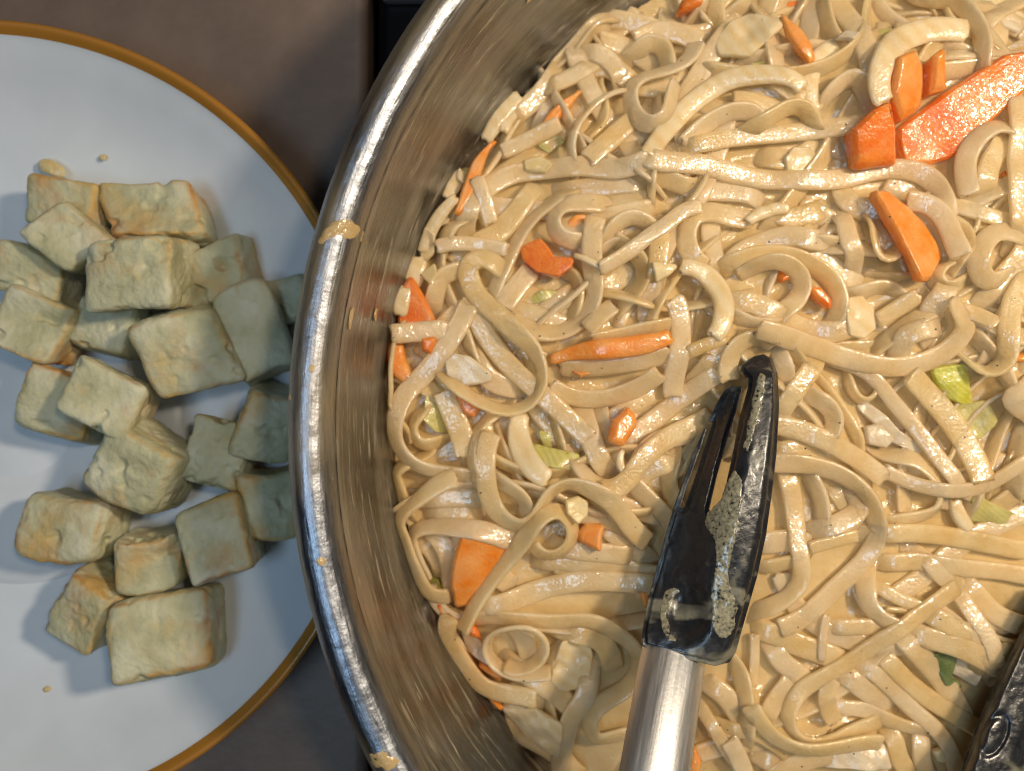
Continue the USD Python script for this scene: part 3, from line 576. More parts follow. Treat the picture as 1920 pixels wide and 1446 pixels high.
O 5 - I 740,320 850,300 960,420 900,490 760,450|milky garlic clove slice in the hollow
n 7 30 I 880,650,10 1100,750,10 1350,800,20 1600,770,20 1780,680,15 1940,580,10|noodle passing beneath the broad cut end to the right border
n 8 40 I 870,1120 1100,1120 1400,1150 1700,1205 1940,1240|straight broad noodle heading to the right border
n 7 38 I 830,1330 1100,1330 1400,1370 1700,1400 1940,1440|second straight noodle below the broad one at the right
n 9 35 I 1150,1290 1270,1410 J 1430,110 1560,300 1660,450 1700,620|noodle slanting down to the second tong head
L 7 - I 1540,840 1600,850 1700,930 1920,980 1890,1090 1700,1070 1550,1040|pale yellow leek fold near the right border
n 7 - I 1930,40,40 1840,110,40 1920,200,40
n 6 28 I 1730,340 1840,350 1940,390
o 5 30 I 1400,880 1430,980 1500,1080|
n 5 44 I 1680,60 1820,100 1930,250
n 9 35 J 1375,90 1150,255 900,435 650,595 420,730 260,830,15 170,960,40 160,1090,50 240,1190,50 400,1215,40 600,1150,20 820,1060,10|long straight noodle crossing the lower right and curling back
n 9 17 J 435,280 410,420 400,600|small upright noodle stick touching the straight noodle
n 6 46 J -80,370 200,480 480,580
n 7 36 J 450,350 650,360 880,380
n 8 - J 730,10,30 745,160,40 830,280,45 930,340,40|
n 7 28 J 800,50 950,130 1110,200
n 8 34 J 700,640 900,800 1100,990 1260,1130 1360,1270 1410,1430|noodle slipping diagonally to the lower edge of the second tong head
n 8 38 J 820,540 1050,770 1290,950 1540,1100|smooth noodle fanned above its neighbour left of the second tong head
n 7 44 J 1000,430 1170,600 1320,780 1440,990|broad noodle of the fan next to the green leek
n 7 32 J 520,950,0 750,990,5 960,1080,20 1190,1140,40|curved noodle under the fan
n 8 36 J 480,760 440,880 500,1060|lumpy noodle end hanging from the straight noodle
n 4 - J 590,730 720,830 880,910
n 9 - L 870,1060,30 960,1190,35 1080,1280,40 J 300,1280,40 600,1250,35 850,1230,30|low crescent noodle at the bottom with a cut right end
n 7 40 L 1110,890 1040,990 970,1100
n 6 - L 990,670 1050,770 1150,850
n 6 42 J 1080,390 1400,500 1650,620
n 5 46 J 1360,330 1500,460 1640,530
n 5 44 J 1180,240 1340,340 1420,420
L 8 - J 1210,600 1380,550 1440,620 1420,760 1540,850 1480,870 1370,840 1300,700|dark green leek leaf near the second tong head
L 9 - J 1430,600 1540,640 1650,710 1610,850 1420,740|white leek square stuck on the green leaf
n 7 40 J 930,1180 980,1320 1070,1460
n 7 38 J 1150,1180 1150,1320 1200,1460
O 6 - J 1260,1310 1330,1290 1360,1400 1290,1380|tiny onion chip at the lower border
n 7 40 J 50,1470 260,1370 480,1310
n 6 44 J -60,1320 60,1390 170,1470
O 5 - J 470,1340 700,1270 900,1260 960,1450 400,1450|glassy onion pool slice at the bottom border
n 6 46 I -40,1190 80,1180 190,1180
n 6 36 I -20,1370,30 100,1350,30 190,1330,30
n 6 42 J 1480,40 1680,240 1880,340
n 7 20 L 890,620 890,760 880,920|short upright noodle below the tong collar
n 8 - L 770,800,50 830,950,50 840,1190,50|thin noodle edge standing just right of the steel arm
n 8 38 L 740,1270 790,1360 840,1480|square-ended noodle at the bottom right of the steel arm
n 6 28 L 730,1180 880,1220 1080,1340
n 6 28 L 560,1060 640,1180 740,1340
n 5 44 L 600,900 680,960 780,1080
C 6 - L 520,1270 580,1400 560,1480 480,1480|carrot piece peeking out beside the steel arm
n 6 34 K 60,1100 250,1170 430,1190
n 6 - K 440,740,45 410,900,45 450,1090,45
n 6 - K 410,820 290,870 140,1020
n 5 - K 0,1270 100,1340 220,1430
n 6 40 J 1560,680 1650,600 1720,560
n 6 42 I 1640,560 1780,600 1930,480
n 6 42 H 0,330 140,380 260,350
n 6 42 H 200,430,40 360,380,50 540,400,50
n 5 44 H 300,470 480,560 600,640
n 5 44 G 0,1180 180,1200 330,1120
n 5 44 G 400,1100 560,1120 680,1180
n 5 44 G 1330,1250 1440,1320 1480,1440
n 6 42 G 0,600 120,640 230,720
n 5 44 E 0,1440 260,1400 560,1370
n 6 42 E 560,1360,40 740,1340,45 880,1390,45
n 5 44 E 900,1400 1100,1430 1400,1460
n 5 44 H 0,130 120,180 330,160
n 5 44 H 1480,980 1560,1050 1700,1080
n 5 44 H 900,60 960,-40 1100,-100
n 5 44 T 1000,1180 1180,1260 1300,1370
n 6 42 T 560,120 640,220 680,380
n 6 40 T 1240,30 1420,60 1640,160
n 6 40 T 1200,200 1340,240 1560,260
n 5 46 T 730,200 860,300 960,400
n 6 44 S 960,440 1080,560 1180,680
n 6 42 S 800,620 880,720 990,760
n 5 42 S 620,640 660,720 760,760
n 6 42 S 1180,560 1060,480 980,420
n 6 40 A 1700,400 1820,430 1940,620
O 5 - G 1730,100 1830,40 1960,70 1960,200 1860,250 1750,200|grey translucent onion leaf in the top right corner
O 6 - G 1690,240 1800,250 1950,330 1950,410 1800,400 1710,330|second grey onion leaf above the largest carrot slab
n 6 - G 1480,-80 1700,-40 1960,20
n 5 - G 1660,60 1740,200 1700,380
'''
items = []
for line in TRACE.strip().splitlines():
    if line.startswith('#'): continue
    body, _, lab = line.partition('|'); tok = body.split()
    kind, lvl = tok[0], int(tok[1]); k = 2; w = None
    if not tok[2].isalpha(): w = None if tok[2] == '-' else float(tok[2]); k = 3
    pts, tile = [], None
    for q in tok[k:]:
        if q == '-': continue
        if q in TILE: tile = TILE[q]; continue
        try: w = float(q) if ',' not in q else w
        except ValueError: pass
        if ',' not in q: continue
        c = [float(a) for a in q.split(',')]
        pts.append((tile[0] + c[0] / tile[2], tile[1] + c[1] / tile[2], c[2] if len(c) > 2 else 0.0))
    items.append((lvl, len(items), kind, w, pts, lab.strip()))
items.sort(key=lambda a: (a[0], a[1]))

MARK = [('round carrot slice', 1025, 482), ('long carrot stick', 1150, 655), ('ribbed onion cube', 865, 690), ('wall carrot wedge', 755, 570), ('slim wall carrot', 880, 335),
        ('small carrot chunk', 1172, 800), ('lower left carrot slab', 880, 1075), ('square carrot chip', 1108, 1008), ('spiral ring', 970, 1220), ('onion slab', 1075, 1255), ('bottom onion sheet', 1000, 1370),
        ('tong tip', 1425, 680), ('tong slot', 1330, 900), ('tong collar', 1290, 1240), ('steel tong arm', 1240, 1400), ('onion crescent', 1345, 570), ('large noodle coil', 1540, 560), ('eyelet fold', 1665, 450),
        ('long carrot wedge', 1730, 440), ('pointed carrot chunk', 1650, 245), ('largest carrot slab', 1800, 200), ('onion arc', 1690, 120), ('golden onion layer', 1400, 70), ('teardrop noodle loop', 1215, 190), ('onion disc', 1505, 300),
        ('garlic nugget', 1005, 305), ('pale hooked noodle', 1030, 90), ('twisted noodle', 1720, 660), ('bright yellow leek', 1800, 735), ('pale leek fold', 1880, 960), ('broad cut noodle end', 1830, 890), ('big bowed noodle', 1640, 980),
        ('hollow of pale onion', 1670, 810), ('green leek leaf', 1780, 1250), ('second tong head', 1860, 1330), ('bottom noodle curl', 1490, 1340), ('upright noodle stick', 1545, 1190), ('glassy onion pool', 1620, 1420),
        ('yellow leek film', 1050, 855), ('garlic cube', 1085, 960), ('outer ring noodle', 740, 1000), ('leaning onion stick', 810, 420), ('olive leek scrap', 1840, 30), ('central noodle bend', 1290, 430)]
seen_labels = {}
def auto_label(pts, what):
    p = np.array(pts)[:, :2]; m = p.mean(0); L = np.linalg.norm(np.diff(p, axis=0), axis=1).sum(); dv = np.diff(p, axis=0); a = np.unwrap(np.arctan2(dv[:, 1], dv[:, 0])); turn = np.ptp(a)
    th = np.mean([abs(q[2]) for q in pts])
    d = dv.sum(0); run = 'level' if abs(d[1]) < .4 * abs(d[0]) else 'upright' if abs(d[0]) < .4 * abs(d[1]) else 'slanting'
    if what == 'noodle':
        adj = ('short ' if L < 75 else '') + ('curled ' if turn > 1.7 else 'bent ' if turn > .7 else run + ' ') + ('noodle edge' if th > 40 else 'noodle')
    else: adj = run + ' ' + what + ' strip'
    o = sorted(range(len(MARK)), key=lambda i: np.hypot(MARK[i][1] - m[0], MARK[i][2] - m[1]))
    def rel(i):
        dx, dy = m[0] - MARK[i][1], m[1] - MARK[i][2]
        return ('right of' if dx > 0 else 'left of') if abs(dx) > abs(dy) else ('below' if dy > 0 else 'above')
    for b in [(x, y) for x in o[:4] for y in o[1:14] if x != y]:
        t = f'{adj} {rel(b[0])} the {MARK[b[0]][0]}, towards the {MARK[b[1]][0]}'
        if t not in seen_labels and len(t.replace(',', '').split()) <= 13: break
    seen_labels[t] = 1
    return t

# buried noodles first: loose random strips
buried = []
def loose(i, gap=None, press=.0016, stiff=5, tilts=(0, 10, 35, 55)):
    global HS
    r = np.random.default_rng(500 + i)
    for _ in range(400):
        p = np.array([r.uniform(X0 + .01, X1 - .015), r.uniform(Y0 + .012, Y1 - .012)])
        if np.hypot(*(p - PC)) < .143 and p[0] > -.045 and (gap is None or at(gap, [p[0]], [p[1]])[0] > r.uniform(.0012, .0030)): break
    a = r.uniform(0, 6.3); k = r.normal(0, 34); q = [p]
    for s in range(int(r.uniform(30, 75))):
        k += r.normal(0, 9); k *= .96; a += k * STEP; p = p + STEP * np.array([math.cos(a), math.sin(a)])
        if np.hypot(*(p - PC)) > .146: break
        q.append(p)
    if len(q) < 14: return
    if gap is not None: q = np.array(q) - (np.array(q)[len(q) // 2] - q[0])
    xy = np.array(q); th = np.radians(np.full(len(xy), r.choice(tilts)) + r.normal(0, 6))
    HS = ndimage.gaussian_filter(H, 2)
    z, S, eh, hh = drape(xy, th, W0, T0, press=press, stiff=stiff)
    if gap is not None: z = dive(xy, z)
    path = np.c_[xy, z]; put(path, S, eh, hh)
    buried.append((path, th, i, hh))

for i in range(52): loose(i)
def fill_gaps(i0, n):
    for i in range(i0, i0 + n):
        gap = ndimage.gaussian_filter(H, 12) - ndimage.gaussian_filter(H, 3) if (i - i0) % 3 == 0 else gap
        loose(i, gap, press=.0016, stiff=4, tilts=(10, 35, 55, 65, 75))

NAME = {'c': 'carrot_piece', 'o': 'onion_piece', 'l': 'leek_piece'}
LMAT = {'dark green': 'leek_green', 'olive': 'leek_olive', 'grey-green': 'leek_olive', 'lime': 'leek_bright', 'bright': 'leek_bright', 'pale': 'leek_pale', 'ribbed': 'leek_pale', 'film': 'leek_yellow'}
HS = H.copy()
specks = []
filled = set()
for idx, (lvl, no, kind, w, pts, lab) in enumerate(items):
    if lvl >= 5 and 5 not in filled: filled.add(5); fill_gaps(200, 90)
    if lvl >= 7 and 7 not in filled: filled.add(7); fill_gaps(300, 46)
    HS = ndimage.gaussian_filter(H, 1.0)
    kl = kind.lower()
    if kind in 'nco' and kind.islower():
        if kind == 'n': ww, tt, pr = (w * .136e-3 if w else W0), T0, .0005
        elif kind == 'c': ww, tt, pr = (w or 28) * .1425e-3, 3.4e-3, .0008
        else: ww, tt, pr = (w or 36) * .1425e-3, 1.9e-3, .0005
        zc = .034
        cut = any(s in lab for s in ('blunt', 'square', 'cut', 'stub', 'end', 'stick', 'short', 'knob', 'spiral', 'ring'))
        if kind == 'n' and not cut:
            rr = np.random.default_rng(4000 + no); P2 = np.array(pts)
            for e0, e1, front in ((0, 1, True), (-1, -2, False)):
                d = P2[e0, :2] - P2[e1, :2]; d /= np.linalg.norm(d) + 1e-9; t = rr.normal(0, .35); d = np.array([d[0] * math.cos(t) - d[1] * math.sin(t), d[0] * math.sin(t) + d[1] * math.cos(t)])
                e = (*(P2[e0, :2] + d * rr.uniform(38, 60)), P2[e0, 2]); pts = [e] + list(pts) if front else list(pts) + [e]
        for it in range(3):
            xy, th, uu, tk = curve(pts, STEP, zc)
            z, S, eh, hh = drape(xy, th, ww, tt, press=pr)
            if kind == 'n' and not cut: z = dive(xy, z)
            zc = np.interp(tk, uu, z)
        path = np.c_[xy, z]; put(path, S, eh, hh)
        ends = (.8, .8) if kind == 'n' else (.7, .7) if kind == 'c' else (.7, .7)
        if kind != 'n':
            # veg strips taper
            v, f = ribbon(path, th, ww, tt, 900 + no, ends, crown=.10 if kind == 'c' else .25, wob=.8, taper=(.6 if 'stick' in lab else .9) if kind == 'c' else .3)
        else: v, f = ribbon(path, th, ww, tt, 900 + no)
        if kind == 'n':
            obj('flat_noodle', (v, f), f'noodle_{no % NV}', smooth=True, label=lab or auto_label(pts, 'noodle'), cat='noodle', group='noodles on top of the heap')
            if len(path) > 20:
                for k in range(int(np.random.default_rng(no).poisson(.45))):
                    c = np.random.default_rng(no * 7 + k); i = c.integers(3, len(path) - 3); o = c.uniform(-.6, .6) * eh[i]
                    specks.append((path[i, 0] + S[i, 0] * o, path[i, 1] + S[i, 1] * o, None, c.uniform(.00012, .0003)))
        else:
            what = NAME[kind]; mt = 'carrot' if kind == 'c' else 'onion'
            obj(what, (v, f), mt, smooth=True, label=lab or auto_label(pts, 'onion' if kind == 'o' else 'carrot'), cat='carrot' if kind == 'c' else 'onion', group='carrot pieces in the heap' if kind == 'c' else 'onion pieces in the heap')
    else:
        P = Polygon([(a, b) for a, b, _ in pts]).buffer(0)
        if P.geom_type != 'Polygon': P = max(P.geoms, key=lambda g: g.area)
        tt = {'C': 5.4e-3, 'O': 2.4e-3, 'L': 1.5e-3}[kind]
        if 'cube' in lab or 'block' in lab or 'chunk' in lab or 'nugget' in lab: tt *= 1.45
        if 'film' in lab: tt *= .8
        zc = .034
        for it in range(2):
            q = np.array(P.exterior.coords)[:-1]; x, y = W(q[:, 0], q[:, 1], zc); x2, y2 = keep(x, y, zc); ix = np.argmax(np.hypot(x2 - x, y2 - y)); x, y = x + (x2 - x)[ix], y + (y2 - y)[ix]; PW = Polygon(np.c_[x, y]).buffer(0)
            c = np.array(PW.centroid.coords[0])
            m = np.array([p for p in np.c_[gx[::4, ::4].ravel(), gy[::4, ::4].ravel()] if abs(p[0] - c[0]) < .03 and abs(p[1] - c[1]) < .03])
            import shapely
            ins = m[shapely.contains_xy(PW, m[:, 0], m[:, 1])]
            if len(ins) < 4: ins = np.array([c, c + .001, c - .001, c + [.001, -.001]])
            h = at(HS, ins[:, 0], ins[:, 1]); A = np.c_[ins - c, np.ones(len(ins))]
            g = np.linalg.lstsq(A, h, rcond=None)[0]; sl = np.clip(g[:2], -.45, .45); z0 = np.percentile(h - (ins - c) @ sl, 70)
            zc = z0 + tt
        rr = min(.0011, math.sqrt(PW.area) * .12)
        PR = PW.buffer(-rr, join_style=1).buffer(rr)
        if PR.geom_type != 'Polygon': PR = max(PR.geoms, key=lambda g: g.area)
        tq = tt * 1e3
        cs = m3.CrossSection([(np.array(PR.exterior.coords)[:-1] - c) * 1e3], m3.FillRule.NonZero); inset = cs.offset(-tq * .16, m3.JoinType.Round)
        M = m3.Manifold.batch_hull([cs.extrude(tq * .6).translate((0, 0, tq * .2)), inset.extrude(tq)]) if PR.area > .9 * PR.convex_hull.area else cs.extrude(tq)
        M = M.refine_to_length(.7).to_mesh()
        tm = trimesh.Trimesh(M.vert_properties[:, :3].astype(float) * 1e-3, M.tri_verts, process=False)
        trimesh.smoothing.filter_taubin(tm, iterations=(4 if PR.area < 1.2e-4 else 8) if kind == 'C' else 8)
        q = tm.vertices.copy(); n = tm.vertex_normals
        q += n * ((meshkit.fbm(q * 110 + no * 3.1, 2, no) - .5) * (.0016 if kind == 'C' else .0010))[:, None]
        R2 = (q[:, 0] ** 2 + q[:, 1] ** 2)
        bow = {'C': 6.0, 'O': 12.0, 'L': 14.0}[kind]
        if kind != 'C': q[:, 2] += (meshkit.fbm(np.c_[q[:, :2] * 170 + no, q[:, 0] * 0], 2, no) - .5) * .0030
        q[:, 2] += -bow * np.minimum(R2, 1.6e-4) + q[:, :2] @ sl + z0 - (.0006 if kind == 'C' else .0012)
        q[:, :2] += c
        stamp(q[:, 0], q[:, 1], q[:, 2])
        mk = 'carrot' if kind == 'C' else 'onion' if kind == 'O' else 'leek_yellow'
        if kind == 'C' and any(s in lab for s in ('red', 'dark', 'largest', 'round')): mk = 'carrot_red'
        if kind == 'O' and any(s in lab for s in ('garlic', 'chip', 'wedge')): mk = 'garlic'
        if kind == 'O' and any(s in lab for s in ('pearly', 'milky', 'grey', 'pink', 'glassy')): mk = 'onion_white'
        if kind == 'L':
            for s, mm in LMAT.items():
                if s in lab and not (s == 'bright' and 'below' in lab): mk = mm
            if 'white' in lab: mk = 'onion_white'
        cat = {'C': 'carrot', 'O': 'onion', 'L': 'leek'}[kind]
        if 'garlic' in lab: cat = 'garlic'
        obj('garlic_piece' if cat == 'garlic' else NAME[kl], (q, tm.faces), mk, smooth=True, label=lab, cat=cat, group=f'{cat} pieces in the heap')

# ------------------------------------------------------------------ sauce between them: fills the crevices with hollow menisci
Hs = ndimage.gaussian_filter(H, 1.2)[::1, ::1]
def ball(R):
    k = int(R / G); a = np.arange(-k, k + 1) * G; xx, yy = np.meshgrid(a, a, indexing='ij'); d2 = xx ** 2 + yy ** 2
    return np.sqrt(np.maximum(R * R - d2, 0)) - R, d2 <= R * R
def closing(A, R):
    b, fp = ball(R); return ndimage.grey_closing(A, footprint=fp, structure=b)
right = sm(.005, .075, gx)
C1, C2 = closing(Hs, .0011), closing(Hs, .0020)
C3 = ndimage.gaussian_filter(closing(Hs, .0055), 2)
S0 = (C1 * (1 - right) + C2 * right) - .0018
low = ndimage.gaussian_filter(H, 9)
S = np.maximum(S0 * 1.0, -1)
cap = low - .0092 + .0044 * right + .0008 * (meshkit.fbm(np.stack([gx * 50, gy * 50, gx * 0], -1), 3) - .5)
S = np.where(S > cap, cap + (S - cap) * .25, S)
S = np.maximum(S, base - .002)
S = ndimage.gaussian_filter(S, 1.0)
k = 1; sx, sy, sz = gx[::k, ::k], gy[::k, ::k], S[::k, ::k]
inside = np.hypot(sx - PC[0], sy - PC[1]) < wall_r(sz) + .0002
cell = inside[:-1, :-1] & inside[1:, :-1] & inside[:-1, 1:] & inside[1:, 1:]
ids = np.arange(sx.size).reshape(sx.shape); a, b, c, d = ids[:-1, :-1][cell], ids[1:, :-1][cell], ids[1:, 1:][cell], ids[:-1, 1:][cell]
fa = np.vstack([np.c_[a, b, c], np.c_[a, c, d]]); va = np.c_[sx.ravel(), sy.ravel(), sz.ravel()]
tm = trimesh.Trimesh(va, fa, process=False); tm.remove_unreferenced_vertices()
obj('creamy_sauce', tm, 'sauce', smooth=True, kind='stuff', label='creamy tan sauce pooled between the noodles in the pan', cat='sauce')

for path, th, i, hh in buried:
    top = np.maximum(at(H, path[:, 0], path[:, 1]), at(S, path[:, 0], path[:, 1]))
    if (path[:, 2] + hh > top - .0009).mean() < .10: continue              # wholly covered: the photo shows nothing of it
    s = (ZC - path[:, 2]) / F; px, py = path[:, 0] / s + 960, 723 - path[:, 1] / s
    if not ((px > 0) & (px < 1920) & (py > 0) & (py < 1446)).any(): continue
    obj('buried_noodle', ribbon(path, th, W0, T0, i), f'noodle_{i % NV}', smooth=True, label='half buried ' + auto_label(list(zip(px, py, np.degrees(th)))[::4], 'noodle').replace(', towards the', ' towards the').replace('in the centre', 'mid heap'), cat='noodle', group='noodles buried in the heap')
vs, fs = [], []
ico = trimesh.creation.icosphere(subdivisions=1)
for (x, y, _, r) in specks:
    z = float(at(H, [x], [y])[0]); vs.append(ico.vertices * [r, r * .8, r * .6] + [x, y, z]); fs.append(ico.faces + len(ico.vertices) * len(fs))
obj('black_pepper', (np.vstack(vs), np.vstack(fs)), 'pepper', smooth=False, kind='stuff', label='fine black pepper specks scattered over the noodles', cat='pepper')

# ------------------------------------------------------------------ sauce splashes on the pan
def on_wall(ang, z): r = wall_r(z); return PC + (r - .0003) * np.array([math.cos(ang), math.sin(ang)])
vs, fs, nv = [], [], 0
for i in range(9):
    r = np.random.default_rng(3000 + i); ang = r.uniform(math.radians(118), math.radians(236)); z = r.uniform(.03, .064)
    L, wd = r.uniform(.0012, .0026), r.uniform(.0007, .0014)
    m = trimesh.creation.icosphere(subdivisions=2); q = m.vertices * (1 + .35 * (meshkit.fbm(m.vertices * 1.6 + i * 3.1, 3, i) - .5) * 2.6)[:, None]
    q = q * [L, wd, .00035]
    t = np.array([-math.sin(ang), math.cos(ang), 0]); n = np.array([-math.cos(ang), -math.sin(ang), .06]); n /= np.linalg.norm(n); u = np.cross(n, t)
    sk = r.normal(.25, .15); t2 = t * math.cos(sk) + u * math.sin(sk); u2 = np.cross(n, t2)
    p = on_wall(ang, z); w = np.r_[p, z] + q[:, :1] * t2 + q[:, 1:2] * u2 + q[:, 2:] * n
    rr = np.hypot(w[:, 0] - PC[0], w[:, 1] - PC[1]); dd = wall_r(w[:, 2]) - .0002 - (q[:, 2] > 0) * .0003; w[:, :2] = PC + (w[:, :2] - PC) * (dd / rr)[:, None]
    vs.append(w); fs.append(m.faces + nv); nv += len(w)
obj('dried_splashes', (np.vstack(vs), np.vstack(fs)), 'sauce', smooth=True, kind='stuff', label='dried sauce streaks splashed on the inner steel wall', cat='sauce')
SM = [(622, 437, 26, 9, 30, 'wide sauce smear crossing the rolled rim at the upper left'), (655, 432, 12, 8, 50, 'sauce drop just inside the rim beside the wide smear'), (718, 1425, 16, 15, 60, 'thick sauce blot on the rim at the lower border'), (586, 690, 5, 5, 0, 'small round sauce drop on the rim at mid height'),
      (604, 1052, 7, 6, 0, 'pale sauce crumb on the rim at the lower left'), (537, 745, 5, 4, 90, 'sauce fleck on the outer rim edge')]
for i, (px, py, a, b_, rot, lab) in enumerate(SM):
    s = .1165e-3; q, fc = blob(px, py, .0745, a * s * 1.5, b_ * s * 1.6, .0009, 40 + i, rot, 4, .5, 1.6)
    rr = np.hypot(q[:, 0] - PC[0], q[:, 1] - PC[1]); zt = .0690 + .0060 * np.sqrt(np.clip(1 - ((rr - .1586) / .0050) ** 2, 0, 1)); zt = np.where(rr < .1537, .0660 - (.1537 - rr) * 9, zt)
    q[:, 2] = zt - .0002 + (q[:, 2] - .0745) * .5
    obj('sauce_spot', (q, fc), 'sauce', smooth=True, label=lab, cat='sauce spot', group='sauce spots on the pan rim')

# ------------------------------------------------------------------ tongs
tongs = thing('kitchen_tongs', label='steel kitchen tongs with black slotted heads resting in the noodles', cat='tongs')
HT = ndimage.gaussian_filter(H, 6)
def plateform(outer, holes, zfun, th, ref=1.6, round_=0):
    """plate of thickness th (m) whose plan is given in photo pixels and whose top follows zfun(px, py)"""
    P = Polygon(outer)
    for h in holes: P = P.difference(Polygon(h))
    P = P.buffer(-round_).buffer(2 * round_).buffer(-round_) if round_ else P
    if P.geom_type != 'Polygon': P = max(P.geoms, key=lambda g: g.area)
    cs = m3.CrossSection([np.array(P.exterior.coords)[:-1]] + [np.array(r.coords)[:-1] for r in P.interiors], m3.FillRule.EvenOdd)  # photo pixels
    K = 1 / .1365e-3; tp = th * K
    ins = cs.offset(-tp * .3, m3.JoinType.Round)
    M = (ins.extrude(tp) + cs.extrude(tp * .5).translate((0, 0, tp * .22))).refine_to_length(5.0 * ref).to_mesh()
    tm = trimesh.Trimesh(M.vert_properties[:, :3].astype(float), M.tri_verts, process=True)
    q0 = tm.vertices.copy(); trimesh.smoothing.filter_taubin(tm, iterations=10)
    q = tm.vertices.copy(); bad = ~(np.linalg.norm(q - q0, axis=1) < 6); q[bad] = q0[bad]; zt = zfun(q[:, 0], q[:, 1]); z = zt + (q[:, 2] - tp) / K
    x, y = W(q[:, 0], q[:, 1], z)
    return np.c_[x, y, z], tm.faces
def edge(pts, y): p = np.array(pts); return np.interp(y, p[:, 1], p[:, 0])
R1 = [(1432, 664), (1448, 673), (1458, 700), (1461, 760), (1456, 850), (1448, 920), (1437, 1000), (1420, 1080), (1400, 1150), (1380, 1222), (1368, 1242)]
L1 = [(1414, 668), (1392, 684), (1386, 700), (1372, 712), (1350, 745), (1322, 800), (1300, 850), (1280, 905), (1262, 955), (1246, 1010), (1230, 1070), (1214, 1130), (1204, 1185), (1204, 1210)]
tz = float(at(HT, *np.array(W(1425, 720, .045))[:, None])[0])
def z1(px, py):
    along = (py - 664) / 580
    zb = tz + .0105 + .011 * along + .0045 * np.sin(np.clip(along, 0, 1) * math.pi)
    xr, xl = edge(R1, py), edge(L1, py); u = np.clip((xr - px) / np.maximum(xr - xl, 25), 0, 1)
    drop = .0022 * sm(.14, 0, u) ** 1.5 + .011 * sm(.30, 1.0, u) * sm(0, .25, along) * (1 - .75 * sm(.72, 1, along)) + .0035 * sm(.08, 0, along)
    bumpy = .0006 * (meshkit.fbm(np.stack([px / 26, py / 34, px * 0], -1), 3, 5) - .5)
    pocket = -.0030 * np.exp(-(((px - 1292) / 34) ** 2 + ((py - 1150) / 50) ** 2) ** 2)
    return zb - drop + bumpy + pocket
head_out = R1 + [(1340, 1249), (1300, 1239), (1250, 1226), (1212, 1216)] + L1[::-1]
slot1 = [(1395, 715), (1404, 704), (1402, 728), (1385, 790), (1374, 850), (1362, 905), (1349, 950), (1333, 968), (1330, 955), (1345, 890), (1362, 830), (1382, 765)]
slot2 = [(1330, 790), (1336, 792), (1318, 850), (1300, 905), (1282, 955), (1276, 950), (1292, 900), (1312, 845)]
notch = [(1360, 700), (1392, 698), (1402, 716), (1390, 726), (1372, 724), (1352, 735)]
obj('tong_head', plateform(head_out, [slot1, slot2, notch], z1, .0042, .6, 2.5), 'nylon', tongs, smooth=50)
def film(poly, zf, th=.0006, lift=.0002):
    pp = np.array(Polygon(poly).segmentize(3).exterior.coords)[:-1]; cc = pp.mean(0); pp = pp + 9 * (np.stack([meshkit.fbm(np.c_[pp / 9, pp[:, 0] * 0], 3, 31), meshkit.fbm(np.c_[pp / 9, pp[:, 0] * 0 + 5], 3, 32)], -1) - .5)
    poly = [tuple(p) for p in np.array(max(getattr(Polygon(pp).buffer(0), 'geoms', [Polygon(pp).buffer(0)]), key=lambda g: g.area).exterior.coords)[:-1]]
    return plateform(poly, [], lambda px, py: zf(px, py) + lift + .0003 * (meshkit.fbm(np.stack([px / 14, py / 14, px * 0], -1), 2, 3) - .5), th, .5, 3)
obj('sauce_smear', film([(1322, 968), (1334, 956), (1349, 938), (1362, 905), (1378, 880), (1390, 900), (1392, 935), (1384, 985), (1374, 1030), (1366, 1075), (1372, 1110), (1382, 1140), (1380, 1172), (1364, 1198), (1346, 1194), (1333, 1168), (1334, 1110), (1342, 1060), (1340, 1015), (1324, 990)], z1), 'drip', tongs, smooth=True, label='cream sauce run down the middle of the head')
obj('sauce_smear', film([(1424, 698), (1437, 706), (1434, 740), (1424, 780), (1410, 826), (1398, 850), (1396, 832), (1404, 790), (1412, 748)], z1), 'drip', tongs, smooth=True, label='cream sauce streak under the tip')
obj('sauce_smear', film([(1246, 1108), (1262, 1100), (1276, 1108), (1262, 1122), (1250, 1150), (1254, 1180), (1270, 1202), (1252, 1204), (1240, 1180), (1238, 1140)], z1), 'drip', tongs, smooth=True, label='cream sauce rim of the pocket')
# second head: runs out of the frame at the right
L2 = [(1962, 1100), (1940, 1140), (1912, 1190), (1878, 1255), (1850, 1315), (1826, 1375), (1806, 1430), (1790, 1490), (1772, 1560)]
R2_ = [(1995, 1098), (2030, 1130), (2052, 1190), (2052, 1260), (2036, 1340), (2005, 1430), (1970, 1520), (1940, 1600)]
tz2 = float(at(HT, *np.array(W(1890, 1330, .04))[:, None])[0])
def z2(px, py):
    along = (py - 1098) / 480
    zb = tz2 + .0085 + .013 * along
    xr, xl = edge(R2_, py), edge(L2, py); u = np.clip((px - xl) / np.maximum(xr - xl, 25), 0, 1)
    e = ((px - 1864) * .9 + (py - 1378) * .42) / 20, (-(px - 1864) * .42 + (py - 1378) * .9) / 38
    rr = e[0] ** 2 + e[1] ** 2
    return zb - .0040 * sm(.16, 0, u) ** 1.5 - .008 * sm(.4, 1, u) +   .0006 * (meshkit.fbm(np.stack([px / 26, py / 30, px * 0], -1), 3, 8) - .5) - .0006 * np.exp(-(rr - 1) ** 2 * 5) 
obj('tong_head', plateform(R2_ + [(1860, 1585)] + L2[::-1], [], z2, .0042, .6, 2.5), 'nylon', tongs, smooth=50)
hinge = np.array([-.010, -.335, .125])
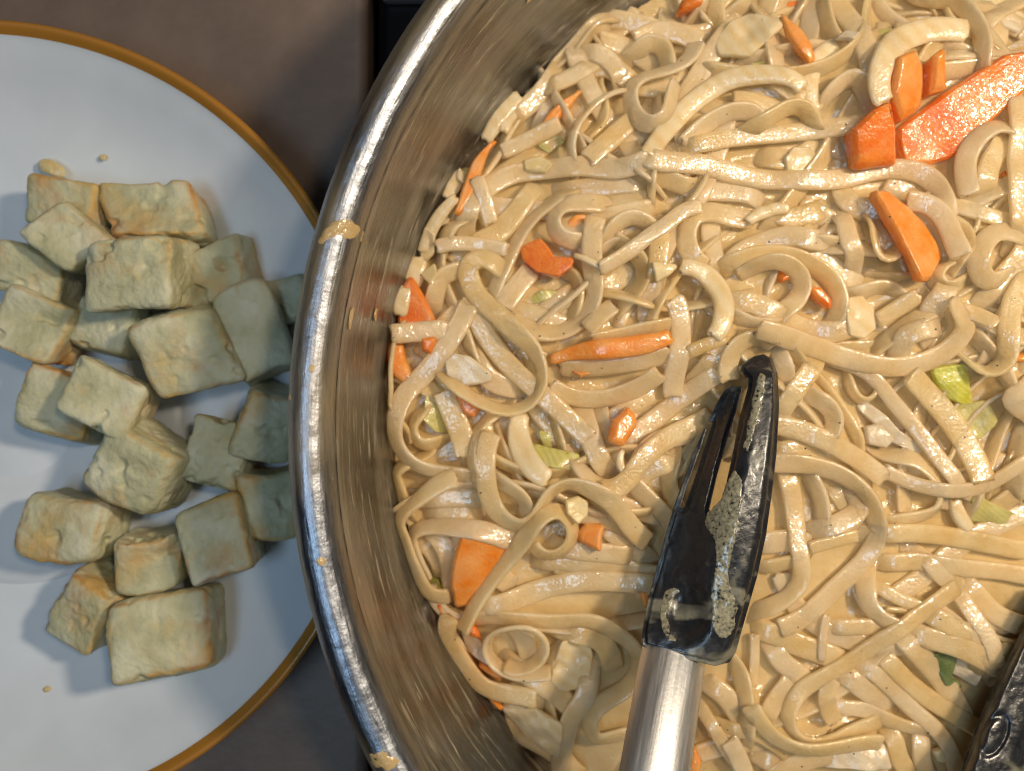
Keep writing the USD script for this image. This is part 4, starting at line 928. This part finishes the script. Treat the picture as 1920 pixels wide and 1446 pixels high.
def arm(p0, w0, z0, p1, name):
    """curved steel channel from the collar to the hinge; p0, p1 photo points giving place and heading at the head"""
    a = np.r_[W(*p0, z0), z0]; b = hinge + [0, 0, 0]
    n, K = 60, 15; ts = np.linspace(0, 1, n)[:, None]
    d0 = np.r_[W(*p1, z0 + .012), z0 + .012] - a; L = np.linalg.norm(b - a); c1 = a + d0 / np.linalg.norm(d0) * L * .4; c2 = b + (a - b) * .3 + [0, 0, .01]
    path = (1 - ts) ** 3 * a + 3 * (1 - ts) ** 2 * ts * c1 + 3 * (1 - ts) * ts ** 2 * c2 + ts ** 3 * b
    T = np.gradient(path, axis=0); T /= np.linalg.norm(T, axis=1, keepdims=True); S_ = np.cross([0, 0, 1.], T); S_ /= np.linalg.norm(S_, axis=1, keepdims=True); N = np.cross(T, S_)
    w = w0 * (1 - .12 * ts[:, 0]); uu = np.linspace(-1, 1, K)
    arcz = (1 - np.abs(uu) ** 2.6) * .0042
    top = path[:, None] + S_[:, None] * (w[:, None] / 2 * uu)[..., None] + N[:, None] * (arcz[None] + 0 * w[:, None])[..., None]
    bot = path[:, None] + S_[:, None] * (w[:, None] / 2 * uu * .93)[..., None] + N[:, None] * (arcz[None] * .9 - .0011 + 0 * w[:, None])[..., None]
    ring = np.concatenate([top, bot[:, ::-1]], 1); M = 2 * K
    v = ring.reshape(-1, 3); i = np.arange(n - 1)[:, None] * M; j = np.arange(M)[None]; j2 = (j + 1) % M
    f = np.vstack([np.stack([i + j, i + M + j2, i + j2], -1).reshape(-1, 3), np.stack([i + j, i + M + j, i + M + j2], -1).reshape(-1, 3)])
    uv = np.stack(np.broadcast_arrays(np.linspace(0, L, n)[:, None], np.r_[uu, uu[::-1]][None] * w0 / 2), -1).reshape(-1, 2)
    tm = trimesh.Trimesh(v, f, process=False)
    obj(name, (v, f), 'steel_arm', tongs, smooth=True, uv=uv)
za = float(z1(np.array([1270.]), np.array([1215.]))[0])
arm((1268, 1206), 128 * .133e-3, za - .0068, (1246, 1330), 'tong_arm')
zb = float(z2(np.array([1880.]), np.array([1560.]))[0])
arm((1885, 1550), 128 * .133e-3, zb - .0046, (1840, 1660), 'tong_arm')
hg = trimesh.creation.cylinder(.0055, .022, sections=24); hg.apply_transform(trimesh.transformations.rotation_matrix(math.pi / 2, [0, 1, 0])); hg.apply_translation(hinge + [0, -.002, 0])
obj('hinge_pin', hg, 'steel_arm', tongs, smooth=40, uv=None)
